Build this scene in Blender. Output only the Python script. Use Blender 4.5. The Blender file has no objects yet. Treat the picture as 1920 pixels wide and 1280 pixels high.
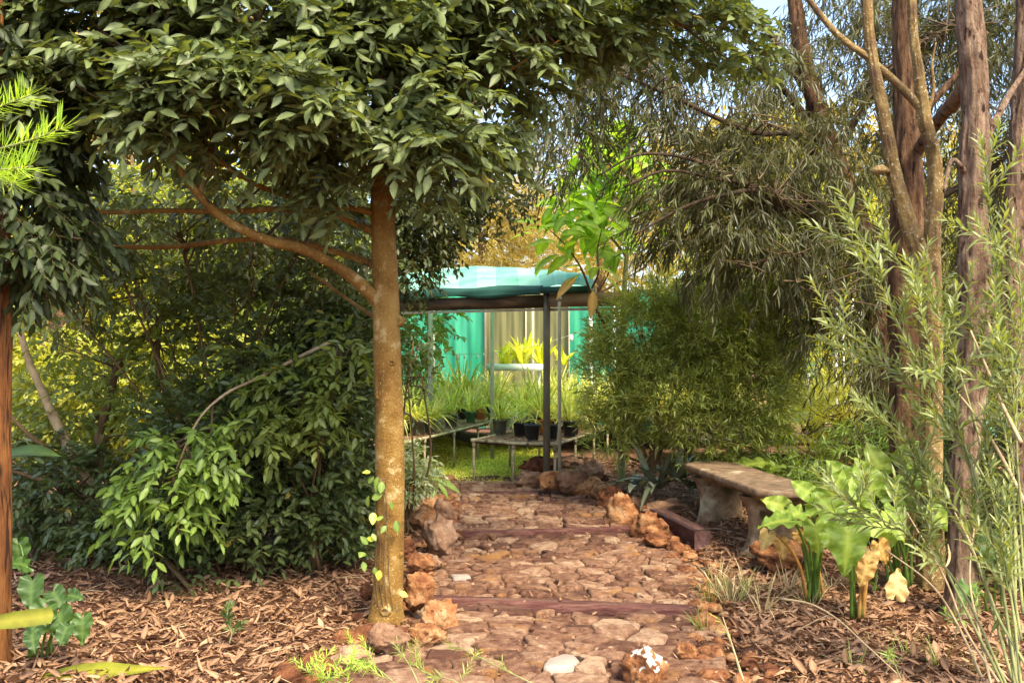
import bpy, math, random
import numpy as np
from mathutils import Vector, Matrix, noise

R = math.radians
C = bpy.context.scene.collection
rng = np.random.default_rng(7)
random.seed(7)

# ------------------------------------------------------------------ camera, sky, sun, exposure
F, H, HY = 1867.0, 1.55, 650.0            # focal length and horizon of the photograph (1920 px wide), eye height in metres
def P(px, py, d):
    """point of the place seen at px, py of the photograph at a distance of d metres"""
    return np.array([(px - 960.0) / F * d, d, H + (HY - py) / F * d])

cam_d = bpy.data.cameras.new('camera'); cam = bpy.data.objects.new('camera', cam_d); C.objects.link(cam)
cam.location = (0, 0, H); cam.rotation_euler = (R(90), 0, 0)
cam_d.sensor_width = 36.0; cam_d.lens = 36.0 * F / 1920.0; cam_d.shift_y = 10.0 / 1920.0
cam_d.clip_start = 0.05; cam_d.clip_end = 600
sc = bpy.context.scene
sc.camera = cam
SUN_EL, SUN_AZ = 55.0, 148.0              # the sun stands behind the viewer, azimuth clockwise from +Y
w = bpy.data.worlds.new('World'); sc.world = w; w.use_nodes = True
nt = w.node_tree
sky = nt.nodes.new('ShaderNodeTexSky'); sky.sky_type = 'NISHITA'; sky.sun_disc = False
sky.sun_elevation = R(SUN_EL); sky.sun_rotation = R(SUN_AZ); sky.air_density = 1.0; sky.dust_density = 3.0; sky.ozone_density = 1.0
bg = nt.nodes['Background']; bg.inputs[1].default_value = 0.15
nt.links.new(sky.outputs[0], bg.inputs[0])
sun_d = bpy.data.lights.new('sun', 'SUN'); sun_d.energy = 2.6; sun_d.angle = R(18); sun_d.color = (1.0, 0.88, 0.63)
sun = bpy.data.objects.new('sun', sun_d); C.objects.link(sun)
e, a = R(SUN_EL), R(SUN_AZ)
sdir = Vector((math.sin(a) * math.cos(e), math.cos(a) * math.cos(e), math.sin(e)))
sun.rotation_euler = sdir.to_track_quat('Z', 'Y').to_euler(); sun.location = (0, -5, 20)
sc.view_settings.view_transform = 'Standard'; sc.view_settings.look = 'None'
sc.view_settings.exposure = 1.85; sc.view_settings.gamma = 1.0
cy = sc.cycles
cy.max_bounces = 7; cy.diffuse_bounces = 4; cy.glossy_bounces = 2; cy.transmission_bounces = 4; cy.transparent_max_bounces = 4
cy.use_denoising = True; cy.caustics_reflective = False; cy.caustics_refractive = False; cy.sample_clamp_indirect = 6

# ------------------------------------------------------------------ scene bookkeeping
def tag(o, label=None, cat=None, group=None, kind=None):
    if label: o['label'] = label
    if cat: o['category'] = cat
    if group: o['group'] = group
    if kind: o['kind'] = kind
    return o
def empty(name, loc=(0, 0, 0), rz=0.0):
    o = bpy.data.objects.new(name, None); C.objects.link(o)
    o.location = Vector([float(v) for v in loc]); o.rotation_euler = (0, 0, rz); o.empty_display_size = 0.1
    return o
def copy_tree(o, parent=None):
    c = o.copy(); C.objects.link(c); c.parent = parent
    for ch in [k for k in KIDS.get(o.name, [])]:
        copy_tree(ch, c)
    return c
KIDS = {}

def norm(v):
    v = np.asarray(v, float)
    return v / np.maximum(np.linalg.norm(v, axis=-1, keepdims=True), 1e-9)

class MB:
    """collects geometry for ONE mesh"""
    def __init__(s):
        s.V = []; s.T = []; s.Q = []; s.n = 0; s.rnd = []; s.mid = []
    def add(s, V, T=None, Q=None, rnd=None, mid=None):
        V = np.asarray(V, float).reshape(-1, 3); k = len(V)
        s.V.append(V)
        if T is not None and len(T): s.T.append(np.asarray(T, int).reshape(-1, 3) + s.n)
        if Q is not None and len(Q): s.Q.append(np.asarray(Q, int).reshape(-1, 4) + s.n)
        s.rnd.append(np.full(k, 0.5) if rnd is None else np.broadcast_to(np.asarray(rnd, float), (k,)))
        s.mid.append(np.zeros(k) if mid is None else np.broadcast_to(np.asarray(mid, float), (k,)))
        s.n += k
    def inst(s, tpl, pos, X, Y, Z, sc, rnd):
        """stamp a template at pos with axes X,Y,Z (N,3), sc (N,) or (N,3)"""
        V, T, Q, mid = tpl
        N = len(pos); k = len(V)
        if N == 0: return
        sc = np.asarray(sc, float)
        if sc.ndim == 1: sc = np.repeat(sc[:, None], 3, 1)
        L = V[None] * sc[:, None, :]
        W = pos[:, None] + L[..., 0:1] * X[:, None] + L[..., 1:2] * Y[:, None] + L[..., 2:3] * Z[:, None]
        off = (np.arange(N) * k)[:, None, None]
        s.add(W.reshape(-1, 3), (T[None] + off).reshape(-1, 3) if len(T) else None,
              (Q[None] + off).reshape(-1, 4) if len(Q) else None, np.repeat(rnd, k), np.tile(mid, N))
    def tube(s, pts, rad, sides=6, rnd=0.5, cap=True):
        pts = np.asarray(pts, float); n = len(pts); rad = np.broadcast_to(np.asarray(rad, float), (n,))
        t = np.gradient(pts, axis=0); t = norm(t)
        ref = np.array([0, 0, 1.0]) if abs(t[0][2]) < 0.8 else np.array([1.0, 0, 0])
        u = norm(np.cross(t, ref)); v = np.cross(t, u)
        a = np.arange(sides) / sides * 2 * np.pi
        V = pts[:, None] + rad[:, None, None] * (np.cos(a)[None, :, None] * u[:, None] + np.sin(a)[None, :, None] * v[:, None])
        i = np.arange(n - 1)[:, None] * sides; j = np.arange(sides)[None]; j2 = (j + 1) % sides
        Q = np.stack([i + j, i + j2, i + sides + j2, i + sides + j], -1).reshape(-1, 4)
        V = V.reshape(-1, 3); T = []
        if cap:
            V = np.vstack([V, pts[:1], pts[-1:]]); c0, c1 = n * sides, n * sides + 1
            for k in range(sides):
                T.append((c0, (k + 1) % sides, k)); T.append((c1, (n - 1) * sides + k, (n - 1) * sides + (k + 1) % sides))
        s.add(V, T, Q, rnd)
    def box(s, c, size, rz=0.0, rnd=0.5):
        x, y, z = [q / 2 for q in size]
        V = np.array([(-x, -y, -z), (x, -y, -z), (x, y, -z), (-x, y, -z), (-x, -y, z), (x, -y, z), (x, y, z), (-x, y, z)])
        ca, sa = math.cos(rz), math.sin(rz)
        V = V @ np.array([[ca, sa, 0], [-sa, ca, 0], [0, 0, 1]]) + np.asarray(c, float)
        s.add(V, None, [(0, 3, 2, 1), (4, 5, 6, 7), (0, 1, 5, 4), (1, 2, 6, 5), (2, 3, 7, 6), (3, 0, 4, 7)], rnd)
    def mesh(s, name, mat, smooth=True):
        V = np.concatenate(s.V); me = bpy.data.meshes.new(name)
        T = np.concatenate(s.T) if s.T else np.zeros((0, 3), int)
        Q = np.concatenate(s.Q) if s.Q else np.zeros((0, 4), int)
        me.vertices.add(len(V)); me.vertices.foreach_set('co', V.astype(np.float32).ravel())
        loops = np.concatenate([T.ravel(), Q.ravel()]).astype(np.int32)
        me.loops.add(len(loops)); me.loops.foreach_set('vertex_index', loops)
        starts = np.concatenate([np.arange(len(T)) * 3, len(T) * 3 + np.arange(len(Q)) * 4]).astype(np.int32)
        me.polygons.add(len(starts)); me.polygons.foreach_set('loop_start', starts)
        me.update(calc_edges=True)
        if smooth: me.polygons.foreach_set('use_smooth', np.ones(len(starts), bool))
        for nm, arr in (('rnd', s.rnd), ('mid', s.mid)):
            at = me.attributes.new(nm, 'FLOAT', 'POINT'); at.data.foreach_set('value', np.concatenate(arr).astype(np.float32))
        if mat: me.materials.append(mat)
        return me
    def build(s, name, mat, parent=None, smooth=True, world=True):
        """link as ONE object; vertices are in world space and moved into the parent's space"""
        if not s.V: return None
        if parent is not None and world:
            o0 = parent; M = Matrix.Identity(4)
            while o0 is not None: M = o0.matrix_basis @ M; o0 = o0.parent
            I = np.array(M.inverted())
            s.V = [v @ I[:3, :3].T + I[:3, 3] for v in s.V]
        o = bpy.data.objects.new(name, s.mesh(name, mat, smooth)); C.objects.link(o)
        if parent is not None:
            o.parent = parent; KIDS.setdefault(parent.name, []).append(o)
        return o

def link_mesh(name, me, parent, M=None):
    o = bpy.data.objects.new(name, me); C.objects.link(o)
    if parent is not None:
        o.parent = parent; KIDS.setdefault(parent.name, []).append(o)
    if M is not None: o.matrix_basis = M
    return o

# ------------------------------------------------------------------ materials
def ramp_node(n, stops):
    r = n.new('ShaderNodeValToRGB'); el = r.color_ramp.elements
    while len(el) > 1: el.remove(el[-1])
    el[0].position = stops[0][0]; el[0].color = (*stops[0][1], 1)
    for p, c in stops[1:]:
        q = el.new(p); q.color = (*c, 1)
    return r
def leaf_mat(name, c0, c1, c2, rough=0.42, trans=0.3, tcol=None, spec=0.4, yellow=0.0, ycol=(0.45, 0.3, 0.04)):
    m = bpy.data.materials.new(name); m.use_nodes = True; t = m.node_tree; n = t.nodes; L = t.links
    n.clear(); out = n.new('ShaderNodeOutputMaterial')
    at = n.new('ShaderNodeAttribute'); at.attribute_name = 'rnd'
    md = n.new('ShaderNodeAttribute'); md.attribute_name = 'mid'
    st = [(0.0, c0), (0.5, c1), (0.96, c2)]
    if yellow: st = [(0.0, c0), (0.45, c1), (0.97 - yellow, c2), (1.0 - yellow * 0.6, ycol)]
    r = ramp_node(n, st); L.new(at.outputs['Fac'], r.inputs[0])
    geo = n.new('ShaderNodeNewGeometry')
    nz = n.new('ShaderNodeTexNoise'); nz.inputs['Scale'].default_value = 26.0; nz.inputs['Detail'].default_value = 3
    L.new(geo.outputs['Position'], nz.inputs['Vector'])
    mr = n.new('ShaderNodeMapRange'); mr.inputs[1].default_value = 0.3; mr.inputs[2].default_value = 0.7; mr.inputs[3].default_value = 0.72; mr.inputs[4].default_value = 1.25
    L.new(nz.outputs[0], mr.inputs[0])
    mul = n.new('ShaderNodeMix'); mul.data_type = 'RGBA'; mul.blend_type = 'MULTIPLY'; mul.inputs[0].default_value = 1
    L.new(r.outputs[0], mul.inputs[6]); L.new(mr.outputs[0], mul.inputs[7])
    lt = n.new('ShaderNodeMix'); lt.data_type = 'RGBA'
    mm = n.new('ShaderNodeMath'); mm.operation = 'MULTIPLY'; mm.inputs[1].default_value = 0.32
    L.new(md.outputs['Fac'], mm.inputs[0]); L.new(mm.outputs[0], lt.inputs[0])
    L.new(mul.outputs[2], lt.inputs[6]); lt.inputs[7].default_value = (min(1, c2[0] * 2.2 + .05), min(1, c2[1] * 1.9 + .06), min(1, c2[2] * 1.6 + .03), 1)
    pr = n.new('ShaderNodeBsdfPrincipled'); pr.inputs['Roughness'].default_value = rough
    pr.inputs['Specular IOR Level'].default_value = spec
    L.new(lt.outputs[2], pr.inputs['Base Color'])
    tr = n.new('ShaderNodeBsdfTranslucent')
    tm = n.new('ShaderNodeMix'); tm.data_type = 'RGBA'; tm.blend_type = 'MULTIPLY'; tm.inputs[0].default_value = 1
    L.new(lt.outputs[2], tm.inputs[6]); tc = tcol or (2.2, 2.0, 0.7); tm.inputs[7].default_value = (*tc, 1)
    L.new(tm.outputs[2], tr.inputs[0])
    mx = n.new('ShaderNodeMixShader'); mx.inputs[0].default_value = trans
    L.new(pr.outputs[0], mx.inputs[1]); L.new(tr.outputs[0], mx.inputs[2]); L.new(mx.outputs[0], out.inputs[0])
    return m
def rough_mat(name, stops, scale=6.0, bump=0.4, bscale=40.0, rough=0.9, stretch=(1, 1, 1), dist=0.02, rnd=0.25, spots=None, spec=0.25, metal=0.0):
    """mottled solid: noise-driven ramp (shifted by the piece's own value), fine relief, optional spots of another colour"""
    m = bpy.data.materials.new(name); m.use_nodes = True; t = m.node_tree; n = t.nodes; L = t.links
    pr = n['Principled BSDF']; pr.inputs['Roughness'].default_value = rough; pr.inputs['Specular IOR Level'].default_value = spec; pr.inputs['Metallic'].default_value = metal
    geo = n.new('ShaderNodeNewGeometry')
    mp = n.new('ShaderNodeMapping'); mp.inputs['Scale'].default_value = stretch; L.new(geo.outputs['Position'], mp.inputs['Vector'])
    nz = n.new('ShaderNodeTexNoise'); nz.inputs['Scale'].default_value = scale; nz.inputs['Detail'].default_value = 8; nz.inputs['Roughness'].default_value = 0.62
    L.new(mp.outputs[0], nz.inputs['Vector'])
    at = n.new('ShaderNodeAttribute'); at.attribute_name = 'rnd'
    a1 = n.new('ShaderNodeMath'); a1.operation = 'SUBTRACT'; a1.inputs[1].default_value = 0.5; L.new(at.outputs['Fac'], a1.inputs[0])
    a2 = n.new('ShaderNodeMath'); a2.operation = 'MULTIPLY_ADD'; a2.inputs[1].default_value = rnd * 2
    L.new(a1.outputs[0], a2.inputs[0])
    mr = n.new('ShaderNodeMapRange'); mr.inputs[1].default_value = 0.28; mr.inputs[2].default_value = 0.72; L.new(nz.outputs[0], mr.inputs[0])
    L.new(mr.outputs[0], a2.inputs[2])
    r = ramp_node(n, stops); L.new(a2.outputs[0], r.inputs[0])
    col = r.outputs[0]
    if spots:
        for sscale, lo, hi, scol in spots:
            s = n.new('ShaderNodeTexNoise'); s.inputs['Scale'].default_value = sscale; s.inputs['Detail'].default_value = 5
            L.new(mp.outputs[0], s.inputs['Vector'])
            q = n.new('ShaderNodeMapRange'); q.inputs[1].default_value = lo; q.inputs[2].default_value = hi; L.new(s.outputs[0], q.inputs[0])
            mx = n.new('ShaderNodeMix'); mx.data_type = 'RGBA'; L.new(q.outputs[0], mx.inputs[0]); L.new(col, mx.inputs[6]); mx.inputs[7].default_value = (*scol, 1)
            col = mx.outputs[2]
    L.new(col, pr.inputs['Base Color'])
    n2 = n.new('ShaderNodeTexNoise'); n2.inputs['Scale'].default_value = bscale; n2.inputs['Detail'].default_value = 7; n2.inputs['Roughness'].default_value = 0.7
    L.new(mp.outputs[0], n2.inputs['Vector'])
    b = n.new('ShaderNodeBump'); b.inputs['Strength'].default_value = bump; b.inputs['Distance'].default_value = dist
    L.new(n2.outputs[0], b.inputs['Height']); L.new(b.outputs[0], pr.inputs['Normal'])
    return m
def cloth_mat(name, c0, c1, trans=0.45, stretch=(1, 1, 0.35)):
    m = rough_mat(name, [(0, c0), (1, c1)], 2.2, 0.15, 30, 0.6, stretch, 0.01, 0.2)
    n = m.node_tree.nodes; L = m.node_tree.links; pr = n['Principled BSDF']
    tr = n.new('ShaderNodeBsdfTranslucent'); L.new(pr.inputs['Base Color'].links[0].from_socket, tr.inputs[0])
    mx = n.new('ShaderNodeMixShader'); mx.inputs[0].default_value = trans
    L.new(pr.outputs[0], mx.inputs[1]); L.new(tr.outputs[0], mx.inputs[2]); L.new(mx.outputs[0], n['Material Output'].inputs[0])
    return m

M = {}
M['canopy'] = leaf_mat('canopy_leaf', (0.036, 0.054, 0.020), (0.070, 0.098, 0.036), (0.130, 0.172, 0.062), 0.46, 0.25, spec=0.32, yellow=0.01)
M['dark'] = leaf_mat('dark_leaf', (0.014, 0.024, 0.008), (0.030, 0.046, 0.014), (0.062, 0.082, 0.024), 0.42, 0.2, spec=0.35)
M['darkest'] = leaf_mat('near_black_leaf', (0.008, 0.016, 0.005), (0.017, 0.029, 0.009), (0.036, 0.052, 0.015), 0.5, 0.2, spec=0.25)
M['gloss'] = leaf_mat('glossy_dark_leaf', (0.020, 0.036, 0.010), (0.044, 0.072, 0.020), (0.095, 0.130, 0.042), 0.36, 0.24, spec=0.42, yellow=0.008)
M['olive'] = leaf_mat('olive_leaf', (0.055, 0.085, 0.018), (0.105, 0.150, 0.028), (0.180, 0.230, 0.050), 0.42, 0.35, yellow=0.01)
M['fresh'] = leaf_mat('fresh_leaf', (0.075, 0.140, 0.022), (0.120, 0.200, 0.035), (0.190, 0.280, 0.060), 0.40, 0.35)
M['bright'] = leaf_mat('bright_big_leaf', (0.120, 0.230, 0.016), (0.180, 0.320, 0.026), (0.270, 0.430, 0.045), 0.5, 0.45)
M['yellowgreen'] = leaf_mat('yellow_green_leaf', (0.170, 0.210, 0.022), (0.300, 0.320, 0.040), (0.500, 0.480, 0.085), 0.5, 0.5, yellow=0.05, ycol=(0.5, 0.33, 0.08))
M['backgreen'] = leaf_mat('back_green_leaf', (0.110, 0.150, 0.022), (0.200, 0.240, 0.038), (0.340, 0.360, 0.070), 0.5, 0.4)
M['fartree'] = leaf_mat('far_olive_leaf', (0.150, 0.140, 0.035), (0.230, 0.200, 0.055), (0.320, 0.270, 0.080), 0.6, 0.35)
M['weep'] = leaf_mat('weeping_leaf', (0.016, 0.020, 0.007), (0.034, 0.040, 0.012), (0.078, 0.084, 0.024), 0.5, 0.3, yellow=0.02, ycol=(0.22, 0.15, 0.05))
M['fine'] = leaf_mat('fine_shrub_leaf', (0.080, 0.125, 0.018), (0.150, 0.205, 0.035), (0.280, 0.330, 0.090), 0.42, 0.35)
M['greyleaf'] = leaf_mat('grey_green_leaf', (0.060, 0.095, 0.028), (0.110, 0.150, 0.046), (0.200, 0.240, 0.085), 0.42, 0.32)
M['needle'] = leaf_mat('lime_needle', (0.160, 0.300, 0.030), (0.240, 0.400, 0.045), (0.340, 0.500, 0.080), 0.5, 0.35)
M['strap'] = leaf_mat('strap_leaf', (0.150, 0.190, 0.035), (0.310, 0.350, 0.080), (0.560, 0.560, 0.220), 0.4, 0.45, yellow=0.10, ycol=(0.5, 0.4, 0.2))
M['brom'] = leaf_mat('yellow_rosette_leaf', (0.330, 0.400, 0.020), (0.450, 0.480, 0.040), (0.600, 0.560, 0.090), 0.4, 0.4)
M['arum'] = leaf_mat('arum_leaf', (0.120, 0.200, 0.022), (0.190, 0.285, 0.034), (0.270, 0.360, 0.060), 0.5, 0.38)
M['deadleaf'] = leaf_mat('dead_yellow_leaf', (0.300, 0.150, 0.030), (0.430, 0.240, 0.060), (0.560, 0.400, 0.160), 0.6, 0.35, tcol=(1.4, 1.1, 0.7))
M['litter'] = leaf_mat('litter_leaf', (0.050, 0.024, 0.013), (0.145, 0.074, 0.040), (0.330, 0.195, 0.115), 0.6, 0.12, tcol=(1.2, 1, .8), spec=0.3)
M['yellowblade'] = leaf_mat('yellow_blade', (0.12, 0.14, 0.008), (0.17, 0.18, 0.012), (0.24, 0.24, 0.025), 0.45, 0.35)
M['heart'] = leaf_mat('heart_leaf', (0.025, 0.055, 0.010), (0.042, 0.090, 0.015), (0.070, 0.130, 0.025), 0.42, 0.3)
M['darkstrap'] = leaf_mat('dark_strap', (0.040, 0.055, 0.035), (0.085, 0.105, 0.070), (0.180, 0.200, 0.150), 0.25, 0.15, spec=0.6)
M['drygrass'] = leaf_mat('dry_grass', (0.18, 0.15, 0.06), (0.30, 0.24, 0.12), (0.45, 0.36, 0.22), 0.6, 0.25, tcol=(1.3, 1.2, .8))
M['turf'] = leaf_mat('turf_blade', (0.30, 0.33, 0.02), (0.50, 0.50, 0.04), (0.72, 0.66, 0.14), 0.6, 0.3)
M['variegated'] = leaf_mat('variegated_leaf', (0.08, 0.15, 0.05), (0.2, 0.28, 0.12), (0.6, 0.6, 0.35), 0.4, 0.3)
M['twig'] = rough_mat('twig_bark', [(0, (0.05, 0.032, 0.015)), (1, (0.14, 0.095, 0.05))], 20, 0.2, 80)
M['twigdark'] = rough_mat('dark_bough_bark', [(0, (0.022, 0.014, 0.008)), (1, (0.085, 0.055, 0.030))], 16, 0.8, 60)
M['twiggreen'] = rough_mat('green_twig', [(0, (0.16, 0.17, 0.06)), (1, (0.27, 0.27, 0.12))], 20, 0.2, 80)
M['drytwig'] = rough_mat('dry_twig', [(0, (0.25, 0.17, 0.09)), (1, (0.5, 0.38, 0.22))], 20, 0.2, 80)
M['bark_main'] = rough_mat('main_bark', [(0, (0.100, 0.048, 0.010)), (0.4, (0.225, 0.118, 0.024)), (1, (0.350, 0.215, 0.058))], 7, 1.0, 70, 0.9, (1, 1, 0.8), 0.02,
                           spots=[(14, 0.60, 0.70, (0.46, 0.34, 0.16)), (9, 0.66, 0.74, (0.06, 0.03, 0.012)), (120, 0.62, 0.70, (0.50, 0.38, 0.18))])
M['bark_red'] = rough_mat('stringy_red_bark', [(0, (0.060, 0.022, 0.008)), (0.5, (0.230, 0.085, 0.022)), (1, (0.440, 0.190, 0.050))], 40, 1.0, 90, 0.92, (1, 1, 0.10), 0.05, spots=[(45, .55, .62, (.05, .02, .008))])
M['bark_pink'] = rough_mat('pink_brown_bark', [(0, (0.080, 0.040, 0.024)), (0.45, (0.260, 0.158, 0.098)), (1, (0.480, 0.345, 0.230))], 22, 1.0, 60, 0.92, (1, 1, 0.3), 0.06, spots=[(30, .56, .64, (.055, .024, .013)), (6, .6, .75, (.40, .27, .18))])
M['bark_darkred'] = rough_mat('dark_red_bark', [(0, (0.040, 0.016, 0.009)), (0.5, (0.150, 0.076, 0.036)), (1, (0.330, 0.190, 0.098))], 22, 1.0, 60, 0.92, (1, 1, 0.25), 0.06, spots=[(26, .58, .66, (.03, .012, .007))])
M['bark_lichen'] = rough_mat('lichen_bark', [(0, (0.095, 0.055, 0.020)), (0.5, (0.240, 0.155, 0.055)), (1, (0.420, 0.310, 0.130))], 14, 1.0, 60, 0.9, (1, 1, 0.9), 0.02,
                             spots=[(60, 0.60, 0.66, (0.52, 0.46, 0.30)), (7, .52, .66, (.13, .075, .04))])
M['bark_brown'] = rough_mat('brown_bark', [(0, (0.055, 0.030, 0.012)), (1, (0.200, 0.125, 0.055))], 9, 0.7, 45, 0.9, (1, 1, 0.4), 0.02)
M['stone'] = rough_mat('path_stone', [(0, (0.100, 0.042, 0.025)), (0.3, (0.185, 0.088, 0.050)), (0.6, (0.265, 0.143, 0.084)), (0.85, (0.350, 0.212, 0.132)), (1, (0.430, 0.290, 0.180))], 20, 1.0, 60, 0.9, (1, 1, 1), 0.03, 0.5,
                       spots=[(4.5, 0.58, 0.74, (0.34, 0.16, 0.045)), (70, 0.64, 0.72, (0.15, 0.07, 0.045))])
M['palestone'] = rough_mat('pale_stone', [(0, (0.20, 0.15, 0.12)), (1, (0.40, 0.34, 0.29))], 6, 0.6, 40, 0.8, (1, 1, 1), 0.012)
M['bedsoil'] = rough_mat('red_earth', [(0, (0.035, 0.015, 0.009)), (0.5, (0.085, 0.038, 0.023)), (1, (0.190, 0.095, 0.060))], 9, 1.0, 60, 0.95, (1, 1, 1), 0.02)
M['ground'] = rough_mat('litter_soil', [(0, (0.070, 0.030, 0.017)), (0.5, (0.160, 0.075, 0.042)), (1, (0.290, 0.155, 0.095))], 14, 1.0, 70, 0.95, (1, 1, 1), 0.03)
M['laterite'] = rough_mat('laterite_rock', [(0, (0.075, 0.026, 0.013)), (0.35, (0.200, 0.072, 0.028)), (0.7, (0.360, 0.160, 0.062)), (1, (0.480, 0.280, 0.140))], 13, 1.0, 28, 0.95, (1, 1, 1), 0.04, 0.3,
                          spots=[(30, 0.62, 0.70, (0.09, 0.03, 0.014))])
M['greyrock'] = rough_mat('tan_rock', [(0, (0.13, 0.062, 0.034)), (0.5, (0.28, 0.155, 0.090)), (1, (0.44, 0.285, 0.180))], 12, 1.0, 30, 0.95, (1, 1, 1), 0.03)
M['lichen'] = rough_mat('white_lichen', [(0, (0.30, 0.28, 0.24)), (1, (0.66, 0.65, 0.58))], 20, 0.7, 60)
M['sleeper'] = rough_mat('red_timber', [(0, (0.040, 0.015, 0.012)), (0.5, (0.105, 0.038, 0.031)), (1, (0.230, 0.110, 0.085))], 9, 0.8, 70, 0.88, (0.6, 5, 5), 0.015, spots=[(5, .52, .66, (.17, .09, .06)), (22, .62, .7, (.03, .012, .01))])
M['sleeperdark'] = rough_mat('dark_timber', [(0, (0.035, 0.015, 0.013)), (1, (0.150, 0.075, 0.065))], 6, 0.6, 50, 0.8, (3, 0.6, 3), 0.01)
M['concrete'] = rough_mat('weathered_concrete', [(0, (0.130, 0.075, 0.040)), (0.45, (0.240, 0.155, 0.086)), (1, (0.380, 0.270, 0.165))], 18, 1.0, 90, 0.92, (1, 1, 1), 0.012,
                          spots=[(9, 0.52, 0.68, (0.085, 0.060, 0.025)), (5, 0.58, 0.7, (0.50, 0.41, 0.27))])
M['steel'] = rough_mat('grey_steel', [(0, (0.085, 0.075, 0.050)), (1, (0.18, 0.16, 0.115))], 9, 0.4, 60, 0.85, (1, 1, .3), 0.004)
M['galv'] = rough_mat('galvanised_pipe', [(0, (0.24, 0.23, 0.16)), (1, (0.48, 0.46, 0.34))], 9, 0.3, 60, 0.75, (1, 1, .3), 0.004)
M['rustpipe'] = rough_mat('stained_pipe', [(0, (0.20, 0.15, 0.075)), (0.5, (0.36, 0.30, 0.17)), (1, (0.52, 0.46, 0.30))], 7, 0.3, 60, 0.7, (1, 1, 1), 0.004, spots=[(12, .58, .66, (.10, .06, .03))])
M['whitepipe'] = rough_mat('pale_pole', [(0, (0.52, 0.54, 0.46)), (1, (0.75, 0.76, 0.68))], 6, 0.1, 60, 0.5)
M['fascia'] = rough_mat('stained_fascia', [(0, (0.020, 0.011, 0.005)), (0.5, (0.050, 0.030, 0.014)), (1, (0.120, 0.075, 0.035))], 4, 0.4, 40, 0.8, (0.6, 0.6, 2), 0.008)
M['beam'] = rough_mat('pale_beam', [(0, (0.16, 0.10, 0.045)), (1, (0.40, 0.29, 0.15))], 4, 0.4, 40, 0.8, (0.6, 0.6, 3), 0.008)
M['tealroof'] = cloth_mat('teal_roof', (0.12, 0.50, 0.34), (0.46, 0.82, 0.66), 0.5, (1, 1, 1))
M['tealroof'].node_tree.nodes['Principled BSDF'].inputs['Specular IOR Level'].default_value = 0.05
M['tealroof'].node_tree.nodes['Principled BSDF'].inputs['Roughness'].default_value = 0.9
M['tealwall'] = cloth_mat('teal_wall', (0.015, 0.280, 0.140), (0.090, 0.500, 0.310), 0.35, (1.5, 1, 0.3))
M['khaki'] = cloth_mat('khaki_wall', (0.170, 0.170, 0.070), (0.250, 0.240, 0.110), 0.3, (2, 1, 0.3))
M['darkcloth'] = cloth_mat('dark_green_cloth', (0.008, 0.032, 0.022), (0.030, 0.105, 0.075), 0.12, (1, 1, 1))
M['mulch'] = rough_mat('bench_mulch', [(0, (0.10, 0.05, 0.025)), (0.5, (0.24, 0.14, 0.08)), (1, (0.5, 0.36, 0.24))], 40, 1.0, 90, 0.95, (1, 1, 1), 0.02)
M['turfbase'] = rough_mat('mossy_turf', [(0, (0.14, 0.13, 0.02)), (0.5, (0.30, 0.30, 0.03)), (1, (0.48, 0.44, 0.08))], 5, 1.0, 60, 0.95, (1, 1, 1), 0.03)
POT = {'black': rough_mat('black_pot', [(0, (0.012, 0.013, 0.014)), (1, (0.035, 0.036, 0.036))], 8, 0.1, 30, 0.5),
       'grey': rough_mat('grey_pot', [(0, (0.055, 0.058, 0.045)), (1, (0.12, 0.12, 0.09))], 8, 0.1, 30, 0.6),
       'green': rough_mat('green_pot', [(0, (0.035, 0.10, 0.04)), (1, (0.08, 0.18, 0.07))], 8, 0.1, 30, 0.6),
       'terra': rough_mat('terracotta_pot', [(0, (0.32, 0.11, 0.04)), (1, (0.48, 0.20, 0.08))], 8, 0.1, 30, 0.7),
       'pale': rough_mat('pale_green_pot', [(0, (0.22, 0.27, 0.16)), (1, (0.34, 0.38, 0.24))], 8, 0.1, 30, 0.6)}

# ------------------------------------------------------------------ leaf templates (length 1 along +Y, face up +Z)
def leaf_tpl(rows, width, fold=0.25, curl=0.15, twist=0.0):
    """rows: (t, w) between base and tip"""
    V = [(0, 0, 0)]; mid = [1]
    zc = lambda t: -curl * t * t
    for t, wd in rows:
        x = wd * width / 2; tw = twist * t
        for sx in (-1, 0, 1):
            xx, zz = sx * x, abs(sx) * x * fold * 2
            V.append((xx * math.cos(tw) - zz * math.sin(tw), t, zc(t) + xx * math.sin(tw) + zz * math.cos(tw))); mid.append(1 if sx == 0 else 0)
    V.append((0, 1, zc(1))); mid.append(0.5)
    n = len(rows); T = [(0, 2, 1), (0, 3, 2)]; Q = []
    for i in range(n - 1):
        b = 1 + 3 * i
        Q += [(b, b + 1, b + 4, b + 3), (b + 1, b + 2, b + 5, b + 4)]
    b = 1 + 3 * (n - 1); tip = len(V) - 1
    T += [(b, b + 1, tip), (b + 1, b + 2, tip)]
    return np.array(V, float), np.array(T), np.array(Q).reshape(-1, 4), np.array(mid, float)
BROAD = leaf_tpl([(.12, .45), (.35, .95), (.6, .92), (.82, .5)], 0.40, 0.16, 0.22)
BROAD2 = leaf_tpl([(.2, .75), (.5, 1), (.78, .6)], 0.42, 0.18, 0.12)
ELL = leaf_tpl([(.28, .9), (.68, .85)], 0.44, 0.18, 0.15)
SMALL = leaf_tpl([(.45, 1)], 0.46, 0.2, 0.12)
LANCE = leaf_tpl([(.2, .8), (.5, 1), (.8, .55)], 0.17, 0.2, 0.30)
NARROW = leaf_tpl([(.3, 1), (.7, .8)], 0.12, 0.15, 0.25)
SLIVER = leaf_tpl([(.45, 1)], 0.12, 0.2, 0.18)
NEEDLE = leaf_tpl([(.4, 1), (.75, .8)], 0.045, 0.1, 0.25)
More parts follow.
